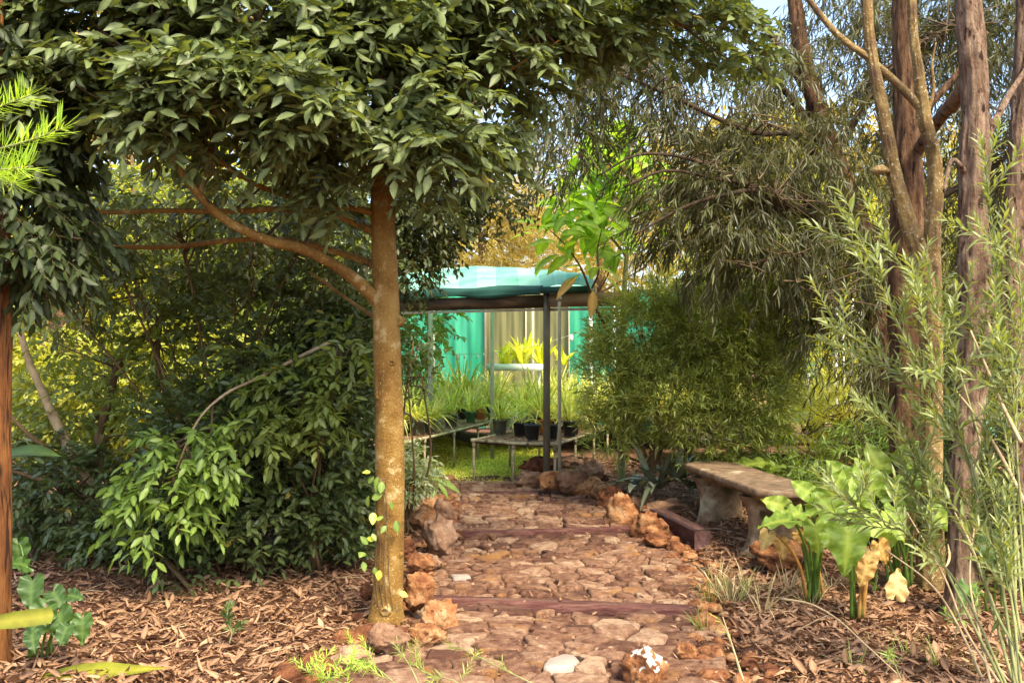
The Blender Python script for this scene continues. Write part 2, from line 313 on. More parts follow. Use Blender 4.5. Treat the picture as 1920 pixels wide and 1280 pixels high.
BIGLEAF = leaf_tpl([(.08, .4), (.22, .8), (.42, 1), (.62, .9), (.8, .6), (.92, .25)], 0.46, 0.14, 0.30)
LIT_A = leaf_tpl([(.2, .8), (.5, 1), (.8, .55)], 0.24, 0.35, 0.22)
LIT_B = leaf_tpl([(.2, .8), (.5, 1), (.8, .55)], 0.17, -0.3, -0.25, 0.8)
LIT_C = leaf_tpl([(.25, .85), (.6, 1)], 0.34, 0.3, -0.2, -0.5)

def frames(Y, Zhint, jitter=0.0, g=rng):
    Y = norm(Y); Zh = np.broadcast_to(np.asarray(Zhint, float), Y.shape)
    if jitter: Zh = Zh + g.normal(0, jitter, Y.shape)
    X = norm(np.cross(Y, Zh)); Z = np.cross(X, Y)
    return X, Y, Z

def blob_points(blobs, n, g, shell=0.5, clump=None):
    """points in a union of ellipsoids (px, py, d, rx_px, ry_px, r_depth [, weight])"""
    wts = np.array([b[3] * b[4] * (b[6] if len(b) > 6 else 1.0) for b in blobs], float); wts /= wts.sum()
    idx = g.choice(len(blobs), n, p=wts)
    B = np.array([b[:6] for b in blobs], float)[idx]
    u = norm(g.normal(size=(n, 3))); r = g.random(n) ** (1 / 3.0); r = r * (1 - shell) + shell * (0.65 + 0.35 * g.random(n)) ** 1.0
    r = np.minimum(r, 1.0)
    c = np.stack([(B[:, 0] - 960) / F * B[:, 2], B[:, 2], H + (HY - B[:, 1]) / F * B[:, 2]], 1)
    rad = np.stack([B[:, 3] / F * B[:, 2], B[:, 5], B[:, 4] / F * B[:, 2]], 1)
    return c + u * rad * r[:, None], u, c

def thin(p, scale, thr, seed=0.0):
    return np.array([noise.noise(Vector((q[0] * scale + seed, q[1] * scale, q[2] * scale))) > thr for q in p])

def sprays(pts, dirs, length, m, tpl, size, g, angle=55, droop=0.15, up=(0, 0, 1), zj=0.3, follow=0.0, spin=False, sizevar=0.3):
    """twigs with m leaves each; returns leaf arrays and twig polylines"""
    N = len(pts); dirs = norm(dirs); Ls = length * (0.6 + 0.8 * g.random(N))
    side = norm(np.cross(dirs, np.array([0, 0, 1.0])) + 1e-6); roll = g.normal(0, 0.5, N)
    upv = np.cross(side, dirs)
    side = side * np.cos(roll)[:, None] + upv * np.sin(roll)[:, None]; upv = np.cross(side, dirs)
    t = (np.arange(m) + 0.6) / m
    pos = pts[:, None] + dirs[:, None] * (Ls[:, None] * t[None])[..., None]
    pos[..., 2] -= (droop * Ls[:, None] * t[None] ** 2)
    sgn = np.where(np.arange(m) % 2 == 0, 1.0, -1.0)
    al = np.radians(angle) * (1.0 - 0.55 * (t > 0.9)) ; al = al[None] + g.normal(0, 0.22, (N, m))
    if spin:
        ph = g.random((N, 1)) * 6.28 + np.arange(m)[None] * 2.4
        lat = side[:, None] * np.cos(ph)[..., None] + upv[:, None] * np.sin(ph)[..., None]
    else:
        lat = side[:, None] * (sgn[None, :, None] * np.ones((N, m, 1)))
    dd = dirs[:, None] + np.array([0, 0, -1.0]) * (2 * droop * t)[None, :, None]
    Y = norm(dd) * np.cos(al)[..., None] + lat * np.sin(al)[..., None]
    Y = Y + g.normal(0, 0.15, Y.shape); Y[..., 2] -= follow
    pos = pos.reshape(-1, 3); Y = Y.reshape(-1, 3)
    X, Y, Z = frames(Y, up, zj, g)
    sz = size * (1 - sizevar / 2 + sizevar * g.random(len(pos)))
    rb = np.repeat(g.random(N), m)
    rnd = np.clip(0.55 * rb + 0.45 * g.random(len(pos)), 0, 1)
    k = 4; tt = np.linspace(0, 1, k)
    tw = pts[:, None] + dirs[:, None] * (Ls[:, None] * tt[None])[..., None]; tw[..., 2] -= droop * Ls[:, None] * tt[None] ** 2
    return dict(pos=pos, X=X, Y=Y, Z=Z, sz=sz, rnd=rnd, tpl=tpl), tw
def twigs(mb, tw, r0, sides=3, rnd=0.5):
    N, k, _ = tw.shape
    if N == 0: return
    t = norm(np.gradient(tw, axis=1)); ref = np.array([0.13, 0.31, 0.94]); u = norm(np.cross(t, ref)); v = np.cross(t, u)
    a = np.arange(sides) / sides * 2 * np.pi
    rad = np.broadcast_to(r0, (N,))[:, None] * np.linspace(1, 0.35, k)[None]
    V = tw[:, :, None] + rad[:, :, None, None] * (np.cos(a)[None, None, :, None] * u[:, :, None] + np.sin(a)[None, None, :, None] * v[:, :, None])
    base = []
    for i in range(k - 1):
        for j in range(sides):
            base.append((i * sides + j, i * sides + (j + 1) % sides, (i + 1) * sides + (j + 1) % sides, (i + 1) * sides + j))
    base = np.array(base); Q = (base[None] + (np.arange(N) * k * sides)[:, None, None]).reshape(-1, 4)
    mb.add(V.reshape(-1, 3), None, Q, rnd)
def cat(*ds):
    out = {k: np.concatenate([d[k] for d in ds]) for k in ('pos', 'X', 'Y', 'Z', 'sz', 'rnd')}; out['tpl'] = ds[0]['tpl']; return out
def put_leaves(d, mat, parent, name='foliage', keep=0, leaf_name='leaf', stuff=True, margin=30):
    """leaves as one mesh; the `keep` that show largest in the photograph become parts of their own"""
    N = len(d['pos']); sel = np.zeros(N, bool)
    if keep:
        p = d['pos']; px = 960 + p[:, 0] / np.maximum(p[:, 1], .1) * F; py = HY - (p[:, 2] - H) / np.maximum(p[:, 1], .1) * F
        vis = (px > margin) & (px < 1920 - margin) & (py > margin) & (py < 1280 - margin)
        score = np.where(vis, d['sz'] / np.maximum(p[:, 1], .1), -1)
        sel[np.argsort(-score)[:keep]] = True; sel &= score > 0
        variants = []
        for q in range(7):
            mb = MB(); V, T, Q, mid = d['tpl']; mb.add(V, T, Q, (q + .5) / 7, mid); variants.append(mb.mesh(leaf_name, mat))
        ploc = np.array(parent.location)
        for i in np.nonzero(sel)[0]:
            s = d['sz'][i]; X, Y, Z = d['X'][i] * s, d['Y'][i] * s, d['Z'][i] * s; t = d['pos'][i] - ploc
            Mx = Matrix(((X[0], Y[0], Z[0], t[0]), (X[1], Y[1], Z[1], t[1]), (X[2], Y[2], Z[2], t[2]), (0, 0, 0, 1)))
            link_mesh(leaf_name, variants[min(6, int(d['rnd'][i] * 7))], parent, Mx)
    k = ~sel
    mb = MB(); mb.inst(d['tpl'], d['pos'][k], d['X'][k], d['Y'][k], d['Z'][k], d['sz'][k], d['rnd'][k])
    o = mb.build(name, mat, parent)
    if o is not None and stuff: o['kind'] = 'stuff'
    return o

def smooth_line(pts, per=8):
    """Catmull-Rom through rows of numbers"""
    p = np.asarray(pts, float); q = np.vstack([2 * p[0] - p[1], p, 2 * p[-1] - p[-2]]); out = []
    for i in range(1, len(q) - 2):
        for s in np.linspace(0, 1, per, endpoint=False):
            a, b, c, d = q[i - 1], q[i], q[i + 1], q[i + 2]
            out.append(0.5 * ((2 * b) + (-a + c) * s + (2 * a - 5 * b + 4 * c - d) * s * s + (-a + 3 * b - 3 * c + d) * s ** 3))
    out.append(q[-2]); return np.array(out)
def bark_tube(mb, line, sides=20, amp=0.06, fz=3.0, fa=2.0, seed=0.0, rnd=0.5, ridges=0.0, cap=True):
    """tube whose surface is uneven: line rows are (x,y,z,r)"""
    line = np.asarray(line, float); pts, rad = line[:, :3], line[:, 3]; n = len(pts)
    t = norm(np.gradient(pts, axis=0)); ref = np.array([0, -1.0, 0.15]); 
    if abs(np.dot(t.mean(0), norm(ref))) > .9: ref = np.array([1.0, 0, 0.1])
    u = norm(np.cross(t, ref)); v = np.cross(t, u)
    V = np.zeros((n, sides, 3)); s_acc = np.concatenate([[0], np.cumsum(np.linalg.norm(np.diff(pts, axis=0), axis=1))])
    for i in range(n):
        for j in range(sides):
            an = j / sides * 2 * math.pi; ca, sa = math.cos(an), math.sin(an)
            k = noise.noise(Vector((ca * fa + seed, sa * fa, s_acc[i] * fz))) + 0.5 * noise.noise(Vector((ca * fa * 3 + seed, sa * fa * 3, s_acc[i] * fz * 2.3)))
            if ridges:
                k2 = min(1.0, abs(noise.noise(Vector((ca * fa * 2.6 + seed, sa * fa * 2.6, s_acc[i] * fz * 1.3 + 9)))) * 5) - 0.7 + .35 * noise.noise(Vector((ca * fa * 7 + seed, sa * fa * 7, s_acc[i] * fz * 4)))
                k += ridges * k2
            V[i, j] = pts[i] + rad[i] * (1 + amp * k) * (ca * u[i] + sa * v[i])
    i = np.arange(n - 1)[:, None] * sides; j = np.arange(sides)[None]; j2 = (j + 1) % sides
    Q = np.stack([i + j, i + j2, i + sides + j2, i + sides + j], -1).reshape(-1, 4)
    V = V.reshape(-1, 3); T = []
    if cap:
        V = np.vstack([V, pts[-1:]])
        T = [(n * sides, (n - 1) * sides + k, (n - 1) * sides + (k + 1) % sides) for k in range(sides)]
    mb.add(V, T, Q, rnd)
def pxline(rows, per=8):
    """rows (px, py, width_px, d) -> smooth (x,y,z,r)"""
    return smooth_line([np.append(P(a, b, d), wd / F * d / 2) for a, b, wd, d in rows], per)

# ------------------------------------------------------------------ ground
def sm(a, b, x):
    t = np.clip((x - a) / (b - a), 0, 1); return t * t * (3 - 2 * t)
def lift(y): return 0.16 * sm(5.2, 9.6, y)
def step_z(x, y):
    y1 = 5.84 - 0.155 * x; y2 = 7.66 + 0.17 * x
    return np.where(y < y1, 0.0, 0.035) + 0.045 * np.clip((y - y1) / (y2 - y1), 0, 1) + 0.035 * (y > y2) + 0.05 * np.clip((y - y2) / 1.8, 0, 1)
def path_l(y): return np.interp(y, [3, 4.6, 5.2, 6.1, 8, 9.4, 10.2], [-.95, -.85, -.66, -.53, -.50, -.55, -.60])
def path_r(y): return np.interp(y, [3, 4.6, 5.2, 6.1, 8, 9.0, 10.2], [.98, .96, .98, 1.16, 1.16, .90, .40])
def bumps(x, y):
    return 0.016 * np.sin(2.3 * x + 1.1 * y) + 0.014 * np.sin(4.1 * x - 3.3 * y + 1) + 0.008 * np.sin(9 * x + 7 * y)
def gz(x, y):
    x = np.asarray(x, float); y = np.asarray(y, float)
    out = np.maximum(path_l(y) - x, x - path_r(y)); k = sm(0.0, 0.35, out)
    return lift(y) * sm(-40, 0, y) + k * (0.03 + bumps(x, y)) - 0.035 * (1 - k) + 0.05 * sm(.4, 2.5, out) * (y < 12)
xs = np.unique(np.concatenate([np.linspace(-5, 5, 201), -np.geomspace(5, 220, 30), np.geomspace(5, 220, 30)]))
ys = np.unique(np.concatenate([np.linspace(2.5, 12, 191), 2.5 - np.geomspace(.2, 40, 18), np.geomspace(12, 400, 40)]))
Xg, Yg = np.meshgrid(xs, ys); Zg = gz(Xg, Yg)
nx, ny = len(xs), len(ys); mb = MB()
i = (np.arange(ny - 1) * nx)[:, None]; j = np.arange(nx - 1)[None]
mb.add(np.stack([Xg, Yg, Zg], -1).reshape(-1, 3), None, np.stack([i + j, i + j + 1, i + nx + j + 1, i + nx + j], -1).reshape(-1, 4))
ground = tag(mb.build('ground', M['ground']), kind='structure')

# turf beyond the path
mb = MB(); g = np.random.default_rng(3)
tx = np.linspace(-1.6, .9, 40); ty = np.linspace(10.02, 14.5, 60); TX, TY = np.meshgrid(tx, ty)
edge = np.minimum.reduce([TX + 1.6, .9 - TX - 0.12 * (TY - 10), (TY - 10.0) * 4, 14.5 - TY])
TZ = gz(TX, TY) + 0.03 * sm(0, .25, edge + 0.06 * np.sin(9 * TX + 5 * TY)) + .006
TZ = np.maximum(TZ, .165) - .09 * (edge < .05)
i = (np.arange(59) * 40)[:, None]; j = np.arange(39)[None]
mb.add(np.stack([TX, TY, TZ], -1).reshape(-1, 3), None, np.stack([i + j, i + j + 1, i + 41, i + 40 + j], -1).reshape(-1, 4) if False else np.stack([i + j, i + j + 1, i + 40 + j + 1, i + 40 + j], -1).reshape(-1, 4))
lawn = tag(mb.build('lawn', M['turfbase']), kind='structure')
n = 16000; px_ = g.uniform(-1.5, .55, n); py_ = 10.05 + 4.2 * g.random(n) ** 1.2
pos = np.stack([px_, py_, gz(px_, py_) + .035], 1); pos[:, 2] = np.maximum(pos[:, 2], .17)
Y = norm(np.stack([g.normal(0, .7, n), g.normal(0, .7, n), np.full(n, .55)], 1)); X, Y, Z = frames(Y, (0, -.3, 1), .4, g)
mb = MB(); mb.inst(leaf_tpl([(.45, 1)], .18, .1, .3), pos, X, Y, Z, .025 + .03 * g.random(n), g.random(n))
o = tag(mb.build('grass', M['turf']), 'short yellow green moss and grass in the aisle past the end of the path', 'grass', kind='stuff')

# ------------------------------------------------------------------ stone path
path = empty('path', (0, 0, 0)); tag(path, kind='structure')
mb = MB(); yy = np.concatenate([np.linspace(3.0, 10.02, 180)]); xx = np.linspace(0, 1, 50)
VV = []
for y in yy:
    l, r_ = path_l(y), path_r(y)
    for s in xx:
        x = l - .12 + (r_ - l + .24) * s
        z = step_z(x, y) + 0.005 * math.sin(11 * x + 3 * y) * math.cos(7 * y - 2 * x) - .001
        z -= .06 * max(0, abs(s - .5) - .46) / .04
        VV.append((x, y, z))
i = (np.arange(len(yy) - 1) * 50)[:, None]; j = np.arange(49)[None]
mb.add(VV, None, np.stack([i + j, i + j + 1, i + 51 + j, i + 50 + j], -1).reshape(-1, 4))
mb.build('earth_bed', M['bedsoil'], path)

def voronoi_cells(S, nb=18):
    cells = []
    for k in range(len(S)):
        d = np.linalg.norm((S - S[k]) * [0.8, 1.0], axis=1); order = np.argsort(d)[1:nb]
        poly = [np.array([-.5, -.5]) + S[k], np.array([.5, -.5]) + S[k], np.array([.5, .5]) + S[k], np.array([-.5, .5]) + S[k]]
        for o_ in order:
            mpt = (S[k] + S[o_]) / 2; nn = S[o_] - S[k]; new = []
            for q in range(len(poly)):
                a_, b_ = poly[q], poly[(q + 1) % len(poly)]; da, db = np.dot(a_ - mpt, nn), np.dot(b_ - mpt, nn)
                if da <= 0: new.append(a_)
                if da * db < 0: new.append(a_ + (b_ - a_) * da / (da - db))
            poly = new
            if len(poly) < 3: break
        cells.append(np.array(poly))
    return cells
def stone_mesh(poly, z, g, rnd, hgt, mb):
    """one rounded, uneven flat stone from its outline"""
    c = poly.mean(0); P2 = []
    for q in range(len(poly)):
        a_, b_ = poly[q], poly[(q + 1) % len(poly)]; Ln = np.linalg.norm(b_ - a_)
        if Ln < .025: continue
        P2.append(a_ * .88 + b_ * .12); P2.append(a_ * .5 + b_ * .5 + g.normal(0, .07 * Ln, 2)) if Ln > .07 else None; P2.append(a_ * .12 + b_ * .88)
    P2 = np.array([p for p in P2 if p is not None])
    if len(P2) < 5: return False
    k = len(P2); P2 = P2 + g.normal(0, .0035, P2.shape)
    out = c + (P2 - c) * (1 - .008 / np.maximum(np.linalg.norm(P2 - c, axis=1, keepdims=True), .03))
    rr = np.linalg.norm(out - c, axis=1, keepdims=True)
    tilt = g.normal(0, .06, 2)
    def zt(p, h): return z + h + (p - c) @ tilt + .006 * np.array([noise.noise(Vector((v[0] * 14, v[1] * 14, z * 5 + rnd * 9))) for v in p])
    r1 = c + (out - c) * (1 - np.minimum(.010 / rr, .3)); r2 = c + (out - c) * .7
    V = np.vstack([np.c_[out, np.full(k, z - .03)], np.c_[out, zt(out, hgt * .55)], np.c_[r1, zt(r1, hgt)], np.c_[r2, zt(r2, hgt * 1.15)], [[*c, z + hgt * 1.15]]])
    Q = []; T = []
    for lv in range(3):
        for q in range(k): Q.append((lv * k + q, lv * k + (q + 1) % k, (lv + 1) * k + (q + 1) % k, (lv + 1) * k + q))
    for q in range(k): T.append((3 * k + q, 3 * k + (q + 1) % k, 4 * k))
    mb.add(V, T, Q, rnd); return True
g = np.random.default_rng(11); S = []
y = 3.9; row = 0
while y < 10.0:
    dx = (.205 + .04 * math.sin(row * 1.7)) * (1.25 if y < 5.6 else 1.0); x = path_l(y) - .02 + dx * .3 * (row % 2)
    while x < path_r(y) + .02:
        if g.random() > .10: S.append((x + g.uniform(-.08, .08), y + g.uniform(-.07, .07)))
        if g.random() < .14: S.append((x + .12, y + .08))
        x += dx * g.uniform(.72, 1.25)
    y += .125 if y > 5.6 else .15; row += 1
S = np.array(S); cells = voronoi_cells(S)
made = 0; rest = MB(); order = np.argsort([-(len(c) > 2) * (abs(np.dot(c[:, 0], np.roll(c[:, 1], 1)) - np.dot(c[:, 1], np.roll(c[:, 0], 1))) if len(c) > 2 else 0) / S[i][1] ** 3 for i, c in enumerate(cells)])
pale = {int(np.argmin(np.hypot(S[:, 0] - P(855, 1, 6.3)[0], S[:, 1] - 6.45))), int(np.argmin(np.hypot(S[:, 0] - .165, S[:, 1] - 4.85)))}
for k in order:
    poly = cells[k]
    if len(poly) < 3: continue
    y0 = S[k][1]; poly = poly.copy()
    z = float(step_z(S[k][0], y0)) + .004; lvl = [step_z(p[0], p[1]) for p in poly]
    # keep stones on their own tread
    for q, p in enumerate(poly):
        y1, y2 = 5.84 - .155 * p[0], 7.66 + .17 * p[0]
        for yt in (y1, y2):
            if y0 < yt and p[1] > yt - .02: p[1] = yt - .02
            if y0 > yt and p[1] < yt + (.13 if yt == y1 else .07): p[1] = yt + (.13 if yt == y1 else .07)
        if 9.36 < p[1] < 9.44: p[1] = 9.35 if y0 < 9.4 else 9.46
        p[0] = min(max(p[0], path_l(p[1]) - .04 + .05 * math.sin(9 * p[1])), path_r(p[1]) + .04 + .05 * math.sin(8 * p[1]))
    ar = 0.5 * abs(np.dot(poly[:, 0], np.roll(poly[:, 1], 1)) - np.dot(poly[:, 1], np.roll(poly[:, 0], 1)))
    if ar < .0025: continue
    rn = float(np.clip(g.normal(.5, .24), 0, 1)); h_ = g.uniform(.004, .020)
    m_ = MB(); target = m_ if made < 300 else rest
    if k in pale: h_ = .024
    if stone_mesh(poly, z, g, rn, h_, target) and made < 300:
        o = m_.build('stone', M['palestone'] if k in pale else M['stone'], path, smooth=False)
        if k in pale: o['label'] = 'pale grey stone among the red ones'
        made += 1
# chips of stone and grit on the path
for _ in range(900):
    y0 = g.uniform(4.0, 9.9); x0 = g.uniform(path_l(y0), path_r(y0)); s_ = g.uniform(.006, .02)
    an = np.sort(g.random(6) * 6.28); pl = np.stack([x0 + s_ * np.cos(an) * 1.3, y0 + s_ * np.sin(an)], 1); z0 = float(step_z(x0, y0)) + .012
    V = np.vstack([np.c_[pl, np.full(6, z0 - .01)], np.c_[x0 + (pl[:, 0] - x0) * .7, y0 + (pl[:, 1] - y0) * .7, np.full(6, z0 + s_ * .5)]])
    rest.add(V, [(6, 6 + q, 7 + q) for q in range(1, 5)], [(q, (q + 1) % 6, 6 + (q + 1) % 6, 6 + q) for q in range(6)], g.random())
o = rest.build('stone_chips', M['stone'], path); o['kind'] = 'stuff'

# ------------------------------------------------------------------ timber sleepers across the path
def sleeper(A, B, wid, hgt, mat, label, ztop):
    A, B = np.array(A, float), np.array(B, float); d = norm(B - A); nrm = np.array([-d[1], d[0]])
    n = 24; mb = MB(); V = []
    for q in range(n + 1):
        c = A + (B - A) * q / n; wob = .003 * math.sin(q * 1.9)
        for (u, v) in ((0, -hgt), (0, -.008), (.008, 0), (wid - .008, 0), (wid, -.008), (wid, -hgt)):
            p = c + nrm * (u + wob); V.append((p[0], p[1], ztop + v + .002 * math.sin(q * 2.7 + u * 40)))
    Q = []
    for q in range(n):
        for s in range(6): Q.append((q * 6 + s, q * 6 + (s + 1) % 6, (q + 1) * 6 + (s + 1) % 6, (q + 1) * 6 + s))
    Q += [(0, 1, 2, 3), (0, 3, 4, 5), (n * 6 + 3, n * 6 + 2, n * 6 + 1, n * 6), (n * 6 + 5, n * 6 + 4, n * 6 + 3, n * 6)]
    mb.add(V, None, Q); o = mb.build('sleeper', mat, smooth=False)
    return tag(o, label, 'sleeper', 'timber sleepers set in the garden path')
sleeper((-1.06, 5.985), (1.06, 5.66), .115, .10, M['sleeper'], 'long dark red timber riser across the path right behind the big tree trunk', .057)
sleeper((-.52, 7.575), (1.17, 7.86), .06, .12, M['sleeper'], 'dark red timber riser crossing the middle of the path below the bench', .137)
sleeper((-.60, 9.38), (.62, 9.40), .05, .10, M['sleeper'], 'narrow brown timber across the upper path by the strap leaved plant', .188)
sleeper((-.66, 10.0), (.35, 9.98), .04, .12, M['concrete'], 'grey board edging where the path meets the grass', .20)
sleeper((1.26, 8.22), (1.44, 7.25), -.12, .22, M['sleeperdark'], 'short weathered dark timber beside the path at the foot of the bench', .215)

# ------------------------------------------------------------------ rocks
def rock(c, size, mat, label, seed, rz=0.0, ang=0.35, sub=4, name='rock', flat=0.0, cat_='rock'):
    import bmesh
    bm = bmesh.new(); bmesh.ops.create_icosphere(bm, subdivisions=sub, radius=1.0); g = np.random.default_rng(seed)
    planes = [(norm(g.normal(size=3)), g.uniform(.55, .9)) for _ in range(13)]
    for v in bm.verts:
        p = np.array(v.co)
        for n_, k in planes:
            dd = np.dot(p, n_) - k
            if dd > 0: p = p - n_ * dd * .92
        q = Vector(p * 1.7) + Vector((seed * 3.1, 0, 0))
        f = 1 + ang * (.5 * noise.noise(q) + .35 * noise.noise(q * 2.3) + .3 * noise.noise(q * 5.1) + .14 * noise.noise(q * 11)); p = p * f
        v.co = Vector((p[0] * size[0], p[1] * size[1], p[2] * size[2]))
    me = bpy.data.meshes.new(name); bm.to_mesh(me); bm.free()
    at = me.attributes.new('rnd', 'FLOAT', 'POINT'); at.data.foreach_set('value', np.full(len(me.vertices), g.random(), np.float32))
    me.polygons.foreach_set('use_smooth', np.ones(len(me.polygons), bool)); me.materials.append(mat)
    o = bpy.data.objects.new(name, me); C.objects.link(o); o.location = Vector([float(v) for v in c]); o.rotation_euler = (0, 0, rz)
    return tag(o, label, cat_, 'rocks edging the path')
def rk(px, pyb, wpx, hpx, mat, label, seed, d=None, ang=.62, rz=0):
    """a rock seen with its foot at px, pyb, wpx wide and hpx high"""
    if d is None: d = (H - .10) * F / (pyb - HY)
    w_ = wpx / F * d / 2; h_ = hpx / F * d / 2; c = P(px, pyb - hpx * .5, d)
    c[2] -= h_ * .28
    return rock((c[0], c[1] + w_ * .4, c[2]), (w_ * 1.18, w_ * .95, h_ * 1.42), mat, label, seed, rz, ang)
LA, GR = M['laterite'], M['greyrock']
rk(782, 1134, 58, 60, LA, 'pitted orange boulder touching the right side of the big trunk above the long riser', 1)
rk(826, 1192, 72, 64, LA, 'rounded orange rock lying over the long red riser', 2, 5.45)
rk(860, 1218, 10, 6, LA, 'tiny orange pebble beside the path stones', 3) if False else None
rk(792, 1207, 66, 36, LA, 'flat yellow ochre rock just below the rounded orange rock', 4, 5.1)
rk(722, 1226, 82, 44, GR, 'long brown wedge shaped rock in front of the tree foot', 5, 5.0)
rk(652, 1252, 70, 36, GR, 'low brown rock half buried in leaves in front of the tree', 6, 4.75)
rk(560, 1290, 110, 50, LA, 'orange rock on the bottom edge of the path verge beside the leafy sprig', 7, 4.5)
rk(786, 1076, 46, 38, LA, 'small orange rock behind the pitted boulder', 8)
rk(822, 1036, 52, 62, GR, 'upright pointed tan rock left of the middle riser', 9)
rk(790, 1000, 70, 40, LA, 'rough red rock behind the upright pointed rock', 10)
rk(775, 962, 56, 50, LA, 'dark red boulder half hidden behind the trunk under the strap plant', 12)
rk(830, 985, 50, 52, GR, 'slanting brown slab leaning on the path edge', 13, None, .25, .6)
rk(688, 1120, 24, 26, LA, 'small rust coloured rock peeping out on the litter side of the trunk', 14)
rk(1168, 990, 62, 62, LA, 'dark pitted boulder at the right edge of the upper path', 15)
rk(1218, 1004, 72, 46, LA, 'orange lumpy rock between the pitted boulder and the dark timber', 16)
rk(1262, 972, 100, 30, GR, 'long low red slab of rock behind the dark timber end', 17)
rk(1235, 1020, 50, 20, LA, 'flat crumbled red rock at the right end of the middle riser', 18)
rk(992, 912, 62, 26, GR, 'tan rock at the far left end of the rock heap below the pot table', 19, 9.75)
rk(1012, 890, 72, 28, LA, 'dark red brown rock on the heap left of the steel post', 20, 9.9)
rk(1068, 912, 66, 34, GR, 'broad pale brown rock in the heap at the steel post foot', 121, 9.2); rk(1030, 916, 50, 30, LA, 'rusty rock against the foot of the steel post', 122, 9.25); rk(1120, 912, 44, 24, LA, 'small rusty rock low in the heap by the fine leaved shrub', 123, 9.4)
rk(1098, 926, 60, 30, LA, 'bright orange rock where the heap meets the upper path', 22, 9.2)
rk(1110, 898, 58, 30, GR, 'pinkish rock at the right end of the heap', 23, 9.9)
rk(1130, 932, 46, 34, LA, 'orange split rock beside the dark strap leaved plant', 24, 9.1)
rk(1066, 876, 60, 18, GR, 'flat brown rock behind the steel post foot', 25, 10.4)
rb = rk(1216, 1290, 86, 66, LA, 'orange rock with a white lichen cap at the bottom of the path', 26, 4.55)
import bmesh as _b
g = np.random.default_rng(77); mb = MB()
ICO = None
bm_ = _b.new(); _b.ops.create_icosphere(bm_, subdivisions=2, radius=1.0); IV = np.array([v.co[:] for v in bm_.verts]); IT = np.array([[v.index for v in f.verts] for f in bm_.faces]); bm_.free()
for _ in range(520):
    y = g.uniform(4.3, 10.3); side = g.random() < .5; x = (path_l(y) - abs(g.normal(0, .13)) + .03) if side else (path_r(y) + abs(g.normal(0, .15)) - .03)
    s_ = g.uniform(.012, .045) * (1.0 if g.random() < .85 else 1.8); V = IV * (1 + g.normal(0, .16, (len(IV), 1))) * [s_ * g.uniform(.8, 1.5), s_, s_ * g.uniform(.5, .9)]
    an = g.random() * 6.28; ca, sa = math.cos(an), math.sin(an); V = V @ np.array([[ca, sa, 0], [-sa, ca, 0], [0, 0, 1]]) + [x, y, float(max(gz(x, y), step_z(x, y))) + s_ * .2]
    mb.add(V, IT, None, g.random())
tag(mb.build('rubble', M['laterite'], smooth=False), 'small broken red rubble strewn along both path edges', 'rubble', kind='stuff')
rk(1150, 962, 60, 44, LA, 'rough rust rock behind the dark pitted boulder', 51); rk(1192, 965, 56, 36, GR, 'tan rock behind the orange lumpy rock', 52); rk(1148, 940, 50, 26, LA, 'crumbly red rock in front of the dark strap leaved plant', 53, 8.9)
rk(815, 965, 44, 34, LA, 'small dark red rock above the slanting brown slab', 54); rk(845, 1016, 40, 22, GR, 'flat tan stone at the left end of the middle riser', 55); rk(760, 1046, 40, 34, LA, 'orange rock close behind the trunk at knee height', 56); rk(800, 1062, 50, 24, GR, 'low pinkish rock between the pointed rock and the small orange rock', 57)
me = rb.data; me.materials.append(M['lichen'])
for p in me.polygons:
    c = p.center
    if p.normal.z > .35 and c.z > .03 and abs(c.x) < .09 and noise.noise(c * 22) > -.12 and c.y < .05: p.material_index = 1
rk(1290, 1238, 46, 30, LA, 'small rust coloured rock right of the lichen capped rock', 27, 4.9)
rk(1325, 1205, 70, 22, GR, 'flat brown rock at the right end of the long riser', 28, 5.3)
rk(1480, 1068, 120, 60, LA, 'red brown rock in the dry grass behind the arum stalks', 29, 6.6)
for q, (px, py, wd, hg, dd) in enumerate([(1180, 932, 40, 20, None), (858, 1012, 30, 16, None)]):
    rk(px, py, wd, hg, LA, ['small red stone between the strap plant and the upper path', 'small red stone at the left end of the middle riser'][q], 40 + q, dd)

# ------------------------------------------------------------------ concrete bench
A_, B_ = np.array([1.63, 8.42]), np.array([1.90, 6.66]); ax = norm(B_ - A_); ct = (A_ + B_) / 2; Ln = np.linalg.norm(B_ - A_)
bz = float(gz(1.75, 7.6)) - .01; bench = empty('garden_bench', (ct[0], ct[1], bz), math.atan2(ax[1], ax[0]))
tag(bench, 'weathered mossy concrete garden bench with flared legs beside the path', 'bench')
mb = MB(); hw, hl = .225, Ln / 2; ch = .13
outl = np.array([(-hl, -hw + ch), (-hl + ch, -hw), (hl - ch, -hw), (hl, -hw + ch), (hl, hw - ch), (hl - ch, hw), (-hl + ch, hw), (-hl, hw - ch)])
def densify(o, k):
    r = []
    for q in range(len(o)):
        a_, b_ = o[q], o[(q + 1) % len(o)]; m_ = max(1, int(np.linalg.norm(b_ - a_) / k))
        for s in range(m_): r.append(a_ + (b_ - a_) * s / m_)
    return np.array(r)
ol = densify(outl, .04); prof = [(-.045, .385), (-.03, .395), (-.022, .41), (-.004, .418), (0, .43), (0, .452), (-.006, .462), (-.03, .466), (-.034, .462), (-.04, .462), (-.16, .464)]
V = []; k = len(ol)
for ins, z in prof:
    sc_ = np.stack([ol[:, 0] * (1 + ins / hl), ol[:, 1] * (1 + ins / hw)], 1)
    for p in sc_:
        nn = .002 * noise.noise(Vector((p[0] * 30, p[1] * 30, z * 40))); V.append((p[0] + nn, p[1] + nn, z + nn))
Q = [(l * k + q, l * k + (q + 1) % k, (l + 1) * k + (q + 1) % k, (l + 1) * k + q) for l in range(len(prof) - 1) for q in range(k)]
V.append((0, 0, .466)); V.append((0, 0, .385)); L1 = (len(prof) - 1) * k
